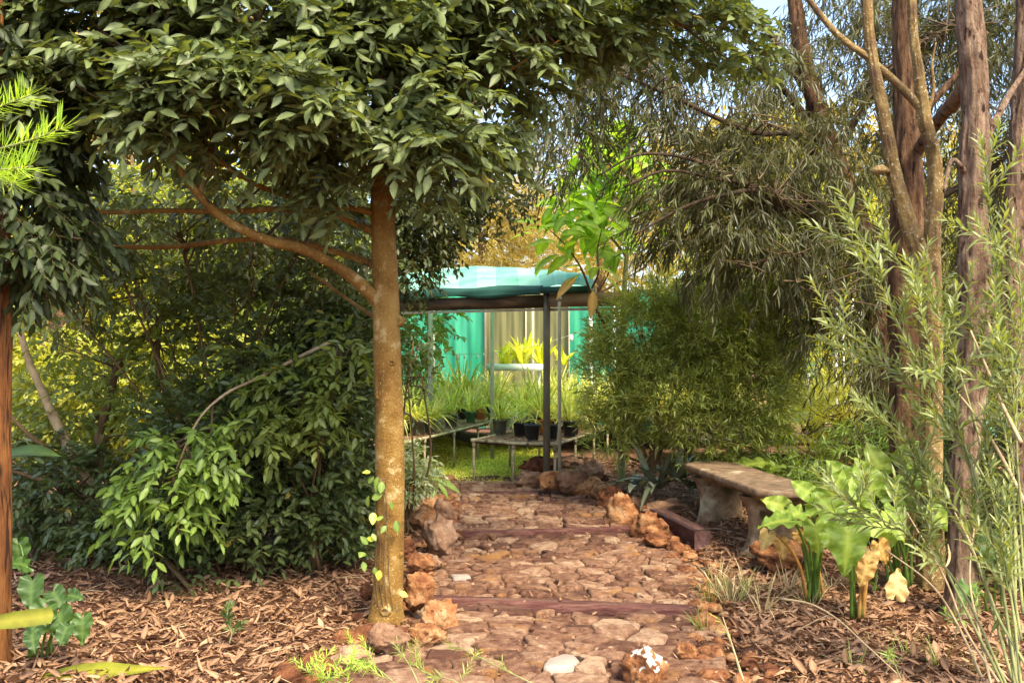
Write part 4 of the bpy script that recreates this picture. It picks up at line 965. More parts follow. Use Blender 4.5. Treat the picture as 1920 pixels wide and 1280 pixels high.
for k, b in enumerate(BR):
    limb(root, b, M['bark_main'], sides=14, per=8, amp=.07, seed=k * 3.1)
    hubs += [P(x, y, d) for x, y, _, d in b[3:]]
blobs = [(170, 60, 5.4, 190, 110, .6), (360, 40, 5.3, 200, 100, .7), (240, 165, 5.1, 170, 80, .5), (400, 180, 4.9, 130, 80, .45), (350, 245, 4.8, 110, 40, .3, .7), (560, 60, 5.4, 220, 110, .7), (560, 180, 5.1, 150, 85, .5),
         (600, 250, 5.0, 110, 40, .35), (770, 60, 5.5, 190, 110, .7), (760, 170, 5.3, 90, 60, .4, .5), (850, 215, 5.2, 110, 65, .4), (810, 280, 5.1, 85, 25, .3), (680, 300, 5.1, 70, 18, .25, .6), (900, 300, 5.6, 90, 30, .3, .5), (980, 50, 5.6, 170, 80, .6, 1.1), (960, 140, 5.5, 90, 50, .4, .7), (1140, 40, 5.8, 150, 55, .5), (1280, 45, 5.9, 110, 50, .4),
         (1370, 95, 5.9, 60, 45, .3), (140, 240, 5.2, 110, 40, .4, .7), (120, 310, 5.6, 80, 30, .3, .5), (460, -60, 5.4, 500, 60, .6, .5), (1000, -60, 5.7, 420, 60, .6, .5)]
g = np.random.default_rng(51)
blobs += [(640, 365, 5.4, 60, 30, .3, .5), (560, 325, 5.6, 80, 35, .3, .5), (200, 335, 5.8, 110, 35, .3, .6), (440, 330, 5.7, 90, 40, .3, .5), (790, 350, 5.5, 50, 35, .3, .5), (730, 240, 5.15, 60, 60, .2, .7)]
p, u, c = blob_points(blobs, 8200, g, .12); ok = thin(p, 3.4, -.01); p, u, c = p[ok], u[ok], c[ok]
dirs = norm(u * [1, .9, .4] + (c - P(713, 300, 5.6)) * .35 + g.normal(0, .45, u.shape) + [0, -.25, 0]); dirs[:, 2] = dirs[:, 2] * .7 - .08 + g.normal(0, .2, len(dirs))
kk = int(len(p) * .62); BROAD_B = leaf_tpl([(.12, .45), (.35, .95), (.6, .92), (.82, .5)], 0.36, 0.26, -0.12, .5)
lv, tw = sprays(p[:kk], dirs[:kk], .20, 9, BROAD, .086, g, 55, .25, zj=.75, follow=.06, up=(0, -.2, 1), sizevar=.6)
lv2, tw2 = sprays(p[kk:], dirs[kk:], .18, 8, BROAD_B, .082, g, 58, .3, zj=.9, follow=.12, up=(0, -.35, 1), sizevar=.8)
put_leaves(lv, M['canopy'], root, 'foliage', keep=290)
put_leaves(lv2, M['canopy'], root, 'foliage'); tw = np.concatenate([tw, tw2])
mb = MB(); twigs(mb, tw, .0022); tag(mb.build('twigs', M['twig'], root), kind='stuff')
inner_branches(root, blobs, hubs, M['twig'], g, 170, .008, 'twigs')

# creeper on the trunk
cp = empty('creeper', P(705, 1060, 5.45)); tag(cp, 'small climbing vine with yellow green leaves on the foot of the big trunk', 'climbing plant')
g = np.random.default_rng(52); L_ = []
for k in range(4):
    x0 = 704 + k * 9; pts = [P(x0 + 4, 1150, 5.40), P(x0 - 2, 1080, 5.45), P(x0 + g.uniform(-6, 6), 1010, 5.455), P(x0 - 4 + g.uniform(-8, 8), 950, 5.455), P(x0 - 6, 895, 5.455)]; ln_ = smooth_line(pts, 8)
    ang = (ln_[:, 0] - P(731, 0, 5.54)[0]); ln_[:, 1] = 5.54 - np.sqrt(np.maximum(.089 ** 2 - ang ** 2, .0004)) - .006
    mb = MB(); mb.tube(ln_, .0025, 5); mb.build('stem', M['twig'], cp); L_.append(ln_)
for (px, py) in [(690, 905), (705, 912), (716, 902), (697, 935), (690, 950), (688, 1008), (690, 1020), (683, 1035), (700, 960), (735, 955), (724, 985), (742, 975), (697, 1000), (716, 925), (706, 975), (748, 1110), (712, 1068), (702, 1062), (680, 1052), (695, 885)]:
    mb = MB(); V, T, Q, mid = BROAD2; s = g.uniform(.045, .075); Y = norm(g.normal(0, 1, 3) * [1, .2, .8] + [0, -.3, -.2]); X, Y, Z = frames(Y[None], (0, -1, .4), .3, g)
    mb.inst((V * [1.5, 1, 1], T, Q, mid), P(px, py, 5.42)[None], X, Y, Z, np.array([s]), g.random(1)); mb.build('leaf', M['fresh'] if g.random() < .5 else M['brom'], cp)

# --- left edge tree
root = tree_root('stringybark_tree', (*P(0, 1240, 4.7)[:2], 0), 'orange stringy barked tree standing at the left edge of the view', group=None)
mb = MB(); bark_tube(mb, pxline([(2, 1300, 60, 4.7), (2, 1200, 36, 4.7), (4, 1000, 34, 4.7), (2, 800, 34, 4.7), (4, 650, 34, 4.7), (0, 520, 34, 4.7), (-6, 300, 30, 4.7), (-10, -100, 24, 4.7)], 12), 28, .12, 1.4, 2.2, 9., ridges=1.2); mb.build('trunk', M['bark_red'], root)
g = np.random.default_rng(53); blobs = [(50, 420, 4.9, 75, 110, .45), (20, 250, 5.0, 90, 120, .5), (90, 490, 4.7, 70, 40, .25, .6), (0, 80, 5.0, 90, 120, .5), (130, 430, 4.8, 50, 40, .2, .4)]
p, u, c = blob_points(blobs, 620, g, .3); dirs = norm(u * [1, 1, .4] + g.normal(0, .3, u.shape) + [.3, 0, -.55])
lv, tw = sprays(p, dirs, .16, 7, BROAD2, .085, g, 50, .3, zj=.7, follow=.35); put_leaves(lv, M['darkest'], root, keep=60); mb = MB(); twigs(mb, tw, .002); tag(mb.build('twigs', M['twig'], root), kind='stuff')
inner_branches(root, blobs, [P(-6, 300, 4.7), P(0, 500, 4.7), P(-8, 100, 4.7)], M['twig'], g, 30, .008)

# generic shrub
def shrub(name, blobs, label, mat, tpl, size, n, m, length, seed, dirbias=(0, -.2, 0), droop=.2, angle=50, cat_='shrub', keep=0, shell=.45, follow=.15, zj=.4, stems=None, stem_mat='bark_brown', twig_r=.002, base=None, spin=False, group=None, twmat='twig', nb=40, br=.008):
    g = np.random.default_rng(seed); b0 = max(blobs, key=lambda b: b[1]); d0 = b0[2]
    base = base if base is not None else (*P(b0[0], 0, d0)[:2], float(gz(P(b0[0], 0, d0)[0], d0)))
    root = tree_root(name, base, label, cat_, group)
    p, u, c = blob_points(blobs, n, g, shell); ok = p[:, 2] > gz(p[:, 0], p[:, 1]) + .04; p, u, c = p[ok], u[ok], c[ok]
    dirs = norm(u * [1, 1, .6] + g.normal(0, .4, u.shape) + np.array(dirbias)); lv, tw = sprays(p, dirs, length, m, tpl, size, g, angle, droop, zj=zj, follow=follow, spin=spin)
    ok = lv['pos'][:, 2] > gz(lv['pos'][:, 0], lv['pos'][:, 1]) + .01
    for k in ('pos', 'X', 'Y', 'Z', 'sz', 'rnd'): lv[k] = lv[k][ok]
    put_leaves(lv, M[mat], root, keep=keep); mb = MB(); twigs(mb, tw, twig_r); tag(mb.build('twigs', M[twmat], root), kind='stuff')
    hubs = []
    if stems:
        for k, s in enumerate(stems): limb(root, s, M[stem_mat], 'stem', 9, 6, .1, k * 2.3 + seed); hubs += [P(x, y, d) for x, y, _, d in s[1:]]
    else:
        bb = np.array(base); 
        for b in blobs[:7]:
            cc = P(*b[:3]); mb = MB(); L2 = smooth_line([bb + g.normal(0, .05, 3) * [1, 1, 0], (bb + cc) / 2 + g.normal(0, .08, 3), cc], 6); rr = .014 * max(1, d0 / 9); mb.tube(L2, np.linspace(rr, rr * .4, len(L2)), 6); mb.build('stem', M[stem_mat], root); hubs += [L2[k] for k in (5, 8, 11)]
    if nb: inner_branches(root, blobs, hubs, M[twmat], g, nb, br * .7)
    return root

# --- a second layer of small leaves under the canopy at left
shrub('understory_tree', [(180, 420, 6.8, 130, 70, .4), (330, 380, 6.7, 130, 60, .4), (480, 420, 6.8, 120, 70, .4), (610, 380, 6.6, 90, 60, .35), (260, 530, 7.0, 110, 60, .3, .6), (120, 560, 7.0, 70, 60, .3, .7), (440, 520, 7.0, 90, 50, .3, .8), (640, 470, 6.9, 60, 60, .3)],
      'thin understory tree with small dark leaves under the low boughs of the big tree', 'canopy', ELL, .07, 700, 7, .16, 66, (0, -.2, -.2), .3, shell=.1, cat_='small tree', nb=90, base=(*P(420, 0, 6.9)[:2], .1))
# dead leaves caught in the boughs
for k, (px, py, ln_, wd, lb) in enumerate(((385, 260, .30, .5, 'large pinkish brown dead leaf caught in the low boughs left of the trunk'), (498, 250, .22, .3, 'narrow orange dead leaf hanging between the low boughs'), (378, 330, .18, .4, 'small brown dead leaf below the large caught one'))):
    mb = MB(); g = np.random.default_rng(900 + k); X, Y, Z = frames(np.array([[.08 * (1 - k), -.05, -1.0]]), (.3, -1, 0), .1, g); V, T, Q, mid = leaf_tpl([(.1, .5), (.25, .9), (.4, .7), (.55, 1), (.7, .6), (.85, .5)], wd, .25, .1, .6); mb.inst((V, T, Q, mid), P(px, py, 5.3)[None], X, Y, Z, np.array([ln_ * .75]), np.array([.4])); tag(mb.build('dead_leaf', M['drygrass']), lb, 'leaf')
# --- left thicket
shrub('glossy_shrub', [(480, 600, 7.2, 140, 90, .7, .6), (610, 540, 7.3, 90, 100, .6, .6), (560, 740, 6.9, 150, 110, .7), (430, 830, 6.8, 150, 120, .6), (600, 880, 6.8, 110, 120, .6), (500, 960, 6.6, 150, 80, .55), (350, 960, 6.7, 110, 70, .45), (640, 700, 7.2, 60, 160, .4), (650, 980, 6.9, 60, 70, .3)],
      'large dark glossy leaved shrub filling the space left of the big trunk', 'gloss', ELL, .072, 2700, 8, .17, 61, (0, -.1, .25), follow=.05, zj=.8, nb=190)
shrub('drooping_branch_bush', [(330, 890, 5.85, 85, 70, .22), (300, 960, 5.8, 70, 50, .2), (400, 860, 5.85, 40, 60, .15, .8), (360, 810, 5.9, 60, 30, .18, .7)], 'fresh green leafy spray hanging in front of the dark shrub', 'fresh', BROAD2, .085, 150, 7, .15, 62, (0, -.5, -.35), .3, keep=200, shell=.2, cat_='bush',
      stems=[[(620, 640, 8, 6.6), (560, 670, 7, 6.4), (480, 710, 6, 6.2), (420, 740, 5, 6.0), (370, 790, 4, 5.9), (330, 880, 3, 5.8)]], stem_mat='drytwig', nb=14, base=(*P(480, 0, 6.5)[:2], .1))
shrub('olive_leaf_bush', [(560, 730, 6.3, 90, 45, .25), (500, 800, 6.1, 60, 40, .2), (610, 790, 6.2, 60, 50, .25), (470, 680, 6.4, 70, 30, .2), (640, 650, 6.4, 50, 40, .2)], 'olive green leafy branch reaching out beside the big trunk at mid height', 'olive', BROAD2, .08, 190, 7, .15, 63, (-.3, -.4, -.1), .25, keep=120, shell=.2, nb=20, cat_='bush', base=(*P(600, 0, 6.6)[:2], .1))
shrub('low_dark_shrub', [(140, 930, 6.9, 110, 90, .5), (230, 1000, 6.6, 80, 45, .4), (80, 900, 7.2, 80, 90, .5), (320, 1060, 6.2, 60, 25, .2, .5), (380, 1085, 6.05, 50, 20, .15, .4)], 'low dark leafy undergrowth behind the heart leaved vine', 'gloss', ELL, .07, 620, 7, .14, 64)
st = [[(200, 870, 20, 7.4), (185, 820, 17, 7.4), (205, 750, 15, 7.4), (222, 685, 14, 7.4), (262, 640, 13, 7.4), (305, 600, 12, 7.4), (345, 565, 10, 7.4), (385, 535, 8, 7.4)],
      [(298, 735, 8, 7.4), (296, 660, 9, 7.4), (298, 605, 10, 7.4), (275, 580, 9, 7.4), (255, 530, 7, 7.4), (240, 470, 5, 7.4)], [(300, 600, 8, 7.5), (312, 540, 7, 7.5), (300, 470, 6, 7.5), (296, 420, 5, 7.5)],
      [(225, 930, 18, 7.3), (205, 900, 22, 7.3), (185, 860, 20, 7.3), (195, 815, 18, 7.3)]]
shrub('crooked_small_tree', [(150, 600, 7.6, 110, 100, .6), (250, 500, 7.7, 120, 70, .6), (350, 480, 7.6, 100, 90, .5), (230, 700, 7.5, 90, 60, .4), (120, 760, 7.6, 90, 70, .4), (330, 640, 7.4, 90, 70, .4), (330, 760, 7.2, 100, 60, .4), (440, 400, 7.8, 120, 60, .5), (600, 430, 7.8, 90, 50, .4), (200, 380, 7.8, 120, 60, .5)],
      'crooked small tree with forking stems behind the dark shrub', 'olive', SMALL, .075, 950, 7, .16, 65, shell=.2, stems=st, stem_mat='bark_brown', cat_='small tree', base=(*P(200, 0, 7.4)[:2], .14), nb=90)
# tan leaning stem and stump at far left
root = tree_root('leaning_sapling', (*P(100, 0, 7.2)[:2], .13), 'bent bare tan stem rising from tangled branches near the left edge', 'sapling')
limb(root, [(200, 935, 16, 7.2), (150, 880, 20, 7.2), (110, 800, 19, 7.2), (78, 730, 15, 7.2), (55, 680, 13, 7.2), (38, 620, 12, 7.2)], M['drytwig'], 'trunk', 12, 8, .12, 2.)
limb(root, [(140, 870, 12, 7.2), (105, 850, 10, 7.0), (60, 820, 8, 6.9), (20, 780, 6, 6.9)], M['bark_brown'], 'branch', 8)
limb(root, [(130, 905, 9, 6.6), (80, 900, 8, 6.6), (20, 880, 7, 6.6), (-30, 860, 6, 6.6)], M['bark_brown'], 'branch', 8)
root = tree_root('shaggy_trunk', (*P(112, 0, 11)[:2], .15), 'thick shaggy brown trunk standing in the bright thicket at left', 'tree')
limb(root, [(112, 900, 44, 11), (112, 760, 40, 11), (110, 640, 38, 11), (112, 540, 32, 11), (114, 400, 26, 11), (120, 250, 20, 11)], M['bark_darkred'], 'trunk', 20, 12, .2, 5., 1.2)
for q, (px, dx, wd, d) in enumerate(((145, 4, 13, 12), (86, -6, 12, 12.5), (160, 10, 8, 13), (250, -4, 9, 13), (330, 8, 12, 14), (470, -6, 11, 14), (590, 5, 12, 13))):
    root = tree_root('sapling', (*P(px, 0, d)[:2], .15), ['slim straight sapling right of the shaggy trunk', 'slim sapling left of the shaggy trunk', 'thin sapling second right of the shaggy trunk', 'thin sapling under the low branches', 'sapling behind the crooked tree', 'sapling behind the dark shrub top', 'sapling close behind the big trunk'][q], 'sapling', 'slim saplings in the left thicket')
    limb(root, [(px, 860, wd * 1.2, d), (px + dx, 700, wd, d), (px - dx * .5, 500, wd * .8, d), (px + dx, 250, wd * .6, d)], M['bark_lichen'], 'trunk', 10, 8, .08, q)

# dark small leaved tree behind the trunk
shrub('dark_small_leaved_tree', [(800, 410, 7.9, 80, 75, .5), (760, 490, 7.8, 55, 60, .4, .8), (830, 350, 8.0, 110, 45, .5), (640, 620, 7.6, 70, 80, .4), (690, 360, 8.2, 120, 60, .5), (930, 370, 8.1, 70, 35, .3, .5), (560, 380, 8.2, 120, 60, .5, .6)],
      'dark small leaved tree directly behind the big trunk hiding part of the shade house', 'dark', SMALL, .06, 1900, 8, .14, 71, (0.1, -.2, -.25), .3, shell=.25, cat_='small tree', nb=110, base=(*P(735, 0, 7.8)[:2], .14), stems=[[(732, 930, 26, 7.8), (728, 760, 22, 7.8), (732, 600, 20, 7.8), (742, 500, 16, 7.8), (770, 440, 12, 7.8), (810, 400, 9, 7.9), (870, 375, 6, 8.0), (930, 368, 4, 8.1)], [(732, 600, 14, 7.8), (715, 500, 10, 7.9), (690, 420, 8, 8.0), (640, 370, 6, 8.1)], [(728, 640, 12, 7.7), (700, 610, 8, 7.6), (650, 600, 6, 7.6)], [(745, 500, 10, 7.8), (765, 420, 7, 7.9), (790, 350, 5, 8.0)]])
shrub('sparse_leaf_shrub', [(775, 640, 7.6, 30, 60, .15), (765, 720, 7.5, 25, 60, .15), (790, 700, 7.5, 30, 40, .15, .6)], 'sparse thin shrub right of the big trunk in front of the teal wall', 'gloss', ELL, .055, 60, 5, .12, 72, (0, 0, .4), 0, nb=10, base=(*P(768, 0, 7.6)[:2], .15))
shrub('mottled_shrub', [(770, 870, 7.9, 35, 35, .2), (790, 885, 7.8, 30, 30, .2), (765, 905, 7.6, 30, 30, .15)], 'pale variegated shrub between the big trunk and the grass aisle', 'variegated', ELL, .05, 190, 6, .09, 73, nb=10)
# bright strap leaved plant at the left path edge
def leafy(name, label, cat_, base, specs, mat, g, tpl=BIGLEAF, stalkmat='twiggreen', wid=1.0, stalk_r=.007, foot=None, hint=(0, -.5, 1)):
    """specs: (px,py,d, dirx,dirz,diry, size) each leaf blade with its own stalk from the base; every leaf is a part"""
    o = empty(name, base); tag(o, label, cat_)
    for s in specs:
        c = P(*s[:3]); Y = norm(np.array([s[3], s[5], s[4]], float)); X, Yy, Z = frames(Y[None], hint, .12, g); mt = M[s[7]] if len(s) > 7 else M[mat]
        mb = MB(); V, T, Q, mid = tpl; mb.inst((V * [wid, 1, 1], T, Q, mid), c[None], X, Yy, Z, np.array([s[6]]), g.random(1)); mb.build('leaf', mt, o)
        if stalk_r:
            f = np.array(foot if foot is not None else base) + g.normal(0, .015, 3) * [1, 1, 0]; f[2] = min(f[2], c[2]); mb = MB()
            mb.tube(smooth_line([f, (f * .45 + c * .55) * [1, 1, 1] + [0, 0, .12 * (c[2] - f[2])], c], 7), np.linspace(stalk_r * 1.5, stalk_r * .7, 15), 8); mb.build('stalk', M[stalkmat], o)
    return o
g = np.random.default_rng(74)
b = (*P(808, 930, 9.0)[:2], .15)
leafy('strap_leaved_plant', 'bright green strap leaved plant at the left edge of the upper path', 'plant', (P(812, 0, 8.9)[0], 8.9, .16),
      [(806, 900, 8.9, -.05, 1, 0, .22), (808, 905, 8.9, .3, -.7, -.6, .2), (815, 898, 8.9, 1, -.25, -.3, .26), (820, 905, 8.85, .7, -.6, -.4, .17), (800, 900, 8.9, -.5, .5, 0, .15), (812, 890, 8.95, .7, .45, 0, .14), (800, 880, 9, -.6, -.3, -.3, .14)], 'fresh', g, leaf_tpl([(.1, .6), (.3, .95), (.6, 1), (.85, .5)], .30, .15, .3), foot=(P(812, 0, 8.9)[0], 8.9, .16), stalk_r=.004)

# dark strap plant right of the path
g = np.random.default_rng(75); dp = empty('dark_strap_plant', (*P(1245, 0, 8.6)[:2], .2)); tag(dp, 'dark glossy arching strap leaved plant beside the upper path', 'plant')
for (px, py, n_, L_, up_) in ((1235, 915, 14, .46, (-.2, -.2, 0)), (1270, 900, 14, .46, (0, -.1, .1)), (1300, 915, 9, .36, (0, -.2, 0)), (1195, 915, 9, .32, (-.3, -.1, 0))):
    for q in range(n_):
        mb = MB(); c = P(px, py, 8.7); c[2] = max(c[2], .18); blades(mb, c, 1, L_, .062, g, 1.7, 1.0, updir=np.array(up_), rows=9); mb.build('leaf', M['darkstrap'], dp)

# ------------------------------------------------------------------ arum lilies: heart shaped leaves
def heart_tpl(wave=.03, curl=.22, cup=.12, seed=1):
    base_rows = np.array([(-.02, .10, -.26), (.0, .29, -.25), (.05, .40, -.12), (.16, .44, .06), (.32, .42, .27), (.5, .345, .48), (.68, .24, .68), (.84, .12, .85), (1.0, .0, 1.0)])
    rows = smooth_line(base_rows, 3)
    V = []; mid = []; g = np.random.default_rng(seed)
    for k, (my, ex, ey) in enumerate(rows):
        for s in (-1, -.66, -.33, 0, .33, .66, 1):
            a = abs(s); x = s * ex; y = my * (1 - a) + ey * a; z = -curl * max(y, 0) ** 2 + cup * a * ex + wave * a * a * 1.6 * math.sin(k * .95 + s * 2 + seed) + .010 * math.sin(k * 2.1 - a * 3) * (a > 0)
            V.append((x, y, z)); mid.append(1 if s == 0 else 0.40 * ((k + int(a * 3)) % 4 == 0))
    Q = []
    for k in range(len(rows) - 1):
        for s in range(6): b = k * 7 + s; Q.append((b, b + 1, b + 8, b + 7))
    return np.array(V), np.zeros((0, 3), int), np.array(Q), np.array(mid, float)
HEART = [heart_tpl(seed=s, wave=.03 + .01 * s) for s in range(1, 4)]
def arum(name, label, base, specs, mat='arum', stalk=.008):
    o = empty(name, base); tag(o, label, 'plant'); g = np.random.default_rng(int(abs(base[0]) * 1000))
    for q, s in enumerate(specs):
        c = P(*s[:3]); Y = norm(np.array([s[3], s[5], s[4]], float)); hint = np.array(s[7] if len(s) > 7 and not isinstance(s[7], str) else (0, -.8, .6)); X, Yy, Z = frames(Y[None], hint, .05, g)
        mt = M[s[8]] if len(s) > 8 else M[mat]; mb = MB(); mb.inst(HEART[q % 3], c[None], X, Yy, Z, np.array([s[6] * .88]), g.random(1)); lf = mb.build('leaf', mt, o)
        if mt is M['deadleaf']: lf['label'] = 'withered orange yellow leaf'
        f = np.array(base) + g.normal(0, .03, 3) * [1, .6, 0]; f[2] = base[2] - .03; top = max(c[2], f[2] + .05)
        mb = MB(); ln_ = smooth_line([f, f + (c - f) * [.25, .3, .55], c * [1, 1, 0] * .15 + (f + (c - f) * [.7, .7, .95]) * [.85, .85, 1], c], 7); mb.tube(ln_, np.linspace(stalk * 1.3, stalk * .5, len(ln_)), 9)
        mb.build('stalk', M['deadleaf'] if mt is M['deadleaf'] else M['fresh'], o)
    return o
FC = (0, -1, .25)
arum('arum_lily', 'arum lily with big upright leaves right in front of the bench end', (P(1530, 0, 5.85)[0], 5.85, .09),
     [(1545, 955, 5.7, .35, .75, -.2, .30, (.1, -1, .1)), (1480, 975, 5.6, -1, .02, -.3, .22, (0, -.3, 1)), (1528, 985, 5.6, .1, -.9, -.3, .19, FC), (1518, 925, 5.9, -.5, .4, .2, .15, FC), (1560, 960, 5.8, .9, .35, 0, .22, (0, -.8, .5)), (1500, 960, 5.7, -.7, -.15, -.3, .17, (0, -.5, .9)), (1555, 1000, 5.5, .5, -.8, -.3, .17, FC), (1580, 940, 5.9, .4, .8, .1, .2, FC), (1470, 950, 6.0, -.8, .3, 0, .16, FC),
      (1440, 1000, 5.7, -.3, -.6, -.3, .12, FC, 'deadleaf'), (1465, 1015, 5.8, .1, -.8, -.2, .12, FC, 'deadleaf'), (1495, 1000, 5.9, .5, -.6, -.2, .10, FC, 'deadleaf')])
arum('arum_lily', 'arum lily with one long hanging leaf right of the upright arum', (P(1605, 0, 5.55)[0], 5.55, .07),
     [(1590, 990, 5.35, -.1, -1, -.25, .29, (0, -1, .1)), (1565, 965, 5.5, -.5, .6, 0, .2, FC), (1620, 985, 5.5, .7, .1, -.3, .2, (0, -.7, .6)), (1632, 1035, 5.5, -.15, -.9, -.2, .14, FC, 'deadleaf'), (1648, 1020, 5.6, .3, -.7, -.1, .14, FC, 'deadleaf'), (1625, 1060, 5.4, -.3, -.8, -.2, .14, FC, 'deadleaf'), (1600, 1050, 5.6, 0, -1, -.1, .16, FC)])
arum('arum_lily', 'arum lily group with broad leaves half hidden behind the grey green shrub', (P(1690, 0, 6.1)[0], 6.1, .12),
     [(1640, 925, 6.0, -.4, .8, -.1, .28, FC), (1680, 935, 6.0, .5, .7, -.1, .28, FC), (1610, 940, 6.1, -1, .3, -.1, .22, FC), (1710, 915, 6.1, .2, .9, 0, .26, FC), (1660, 960, 5.9, .2, -.4, -.6, .24, (0, -.5, 1)), (1700, 870, 6.3, .6, .4, 0, .3, FC), (1590, 905, 6.2, -.6, .7, 0, .22, FC), (1560, 930, 6.2, -.9, .2, -.1, .18, FC), (1740, 950, 6.0, .6, -.5, -.2, .24, FC), (1650, 880, 6.3, -.3, .7, 0, .22, FC), (1665, 985, 5.9, -.2, -.6, -.4, .2, FC)])
arum('arum_lily', 'arum leaf standing alone behind the far end of the bench', (P(1440, 0, 8.4)[0], 8.4, .16), [(1395, 872, 8.3, 1, .25, -.1, .30, (0, -.3, 1)), (1440, 880, 8.4, .9, .3, .1, .2, (0, -.5, 1))])
arum('arum_lily', 'arum leaves low in the shade behind the pink trunk', (P(1870, 0, 5.6)[0], 5.6, .08), [(1860, 1010, 5.5, .1, -.9, -.3, .24, FC), (1880, 1030, 5.5, .4, -.7, -.3, .2, FC), (1815, 1100, 5.4, -.4, -.3, -.5, .16, (0, -.4, 1))], 'heart')
# fallen withered arum leaf
mb = MB(); g = np.random.default_rng(5); X, Y, Z = frames(np.array([[.2, .2, .75]]), (0, -1, .3), 0, g); mb.inst(HEART[2], P(1680, 1112, 5.3)[None], X, Y, Z, np.array([.14]), np.array([.9]))
tag(mb.build('dead_leaf', M['deadleaf']), 'crumpled yellow dead leaf standing on the litter right of the arums', 'leaf')

# left: heart leaved vine, banana-like leaf, yellow blades
hs = [(60, 1090, 4.7, .1, -.7, -.4, .16), (100, 1110, 4.7, .5, -.4, -.4, .13), (85, 1140, 4.6, -.2, -.8, -.4, .17), (110, 1150, 4.6, .3, -.9, -.3, .17), (70, 1165, 4.5, -.3, -.7, -.4, .12), (155, 1160, 4.5, .1, -.8, -.4, .13), (125, 1175, 4.4, -.1, -.6, -.6, .10), (50, 1060, 4.8, -.2, .2, -.4, .12), (35, 1020, 4.9, .1, -.8, -.2, .15), (130, 1115, 4.7, .8, 0, -.4, .1), (60, 1190, 4.4, .3, -.5, -.5, .1)]
o = arum('heart_leaved_vine', 'dark green heart leaved vine trailing at the foot of the stringy barked tree', (P(70, 0, 4.75)[0], 4.75, .05), hs, 'heart', .005)
g = np.random.default_rng(76)
leafy('ribbed_leaf_plant', 'single large ribbed leaf leaning out beside the stringy barked tree', 'plant', (P(-40, 0, 5.4)[0], 5.4, .08), [(12, 852, 5.2, 1, .22, -.1, .27)], 'heart', g, BIGLEAF, wid=.85, foot=(P(-40, 0, 5.4)[0], 5.4, .08), hint=(0, -.8, 1))
leafy('yellow_blade_plant', 'yellow green strap leaf with a torn end crossing the foot of the left edge tree', 'plant', (P(-120, 0, 4.0)[0], 4.0, .05), [(-20, 1168, 3.7, 1, .13, 0, .24)], 'yellowblade', g, leaf_tpl([(.1, .8), (.4, 1), (.7, 1), (.97, .95)], .26, .1, .02), foot=(P(-120, 0, 4.0)[0], 4.0, .05), stalk_r=.004, hint=(0, -1, .5))
mb = MB(); X, Y, Z = frames(np.array([[1, .08, .03]]), (0, -.5, 1), 0, g); mb.inst(leaf_tpl([(.1, .5), (.3, .95), (.5, 1), (.75, .5), (.9, .2)], .2, .1, -.02), P(70, 1268, 4.5)[None] + [[0, 0, .0]], X, Y, Z, np.array([.58]), np.array([.4]))
tag(mb.build('strap_leaf', M['yellowblade']), 'long yellow green leaf blade lying on the litter in the bottom corner', 'leaf')

# needle leaved branches reaching in at left
nb_ = tree_root('needle_shrub', (-2.6, 3.4, 0), 'lime green needle leaved shrub reaching in from the left edge', 'shrub')
g = np.random.default_rng(77); mb = MB(); mb.tube(smooth_line([(-2.6, 3.4, -.05), (-2.55, 3.4, 1.2), (-2.3, 3.45, 2.0), (-2.2, 3.5, 2.4)], 8), np.linspace(.03, .012, 25), 8); mb.build('stem', M['bark_brown'], nb_)
ds = []
for rows in ([(-220, 300, 3.45), (-60, 290, 3.4), (40, 268, 3.35), (120, 240, 3.3)], [(-220, 300, 3.45), (-80, 230, 3.5), (0, 200, 3.45), (58, 178, 3.4)], [(-220, 330, 3.5), (-100, 320, 3.4), (-20, 320, 3.35), (62, 312, 3.3)], [(-220, 340, 3.5), (-100, 360, 3.5), (-20, 330, 3.45), (30, 345, 3.4)]):
    ln_ = smooth_line([P(*r) for r in rows], 10); mb = MB(); mb.tube(ln_, np.linspace(.006, .0018, len(ln_)), 6); mb.build('branch', M['twiggreen'], nb_)
    n_ = 190; t = g.random(n_) ** .8; idx = (t * (len(ln_) - 1)).astype(int); pos = ln_[idx] + g.normal(0, .002, (n_, 3)); tn = norm(np.gradient(ln_, axis=0))[idx]
    rd = norm(np.cross(tn, norm(g.normal(size=(n_, 3))))); Y = tn * .75 + rd * .8 + [0, 0, .12]; X, Y, Z = frames(Y, (0, 0, 1), .3, g); ds.append(dict(pos=pos, X=X, Y=Y, Z=Z, sz=.05 + .055 * g.random(n_), rnd=g.random(n_), tpl=leaf_tpl([(.3, 1), (.75, .9)], .05, .1, -.2)))
put_leaves(cat(*ds), M['needle'], nb_, 'needles', keep=250, leaf_name='needle', margin=0)

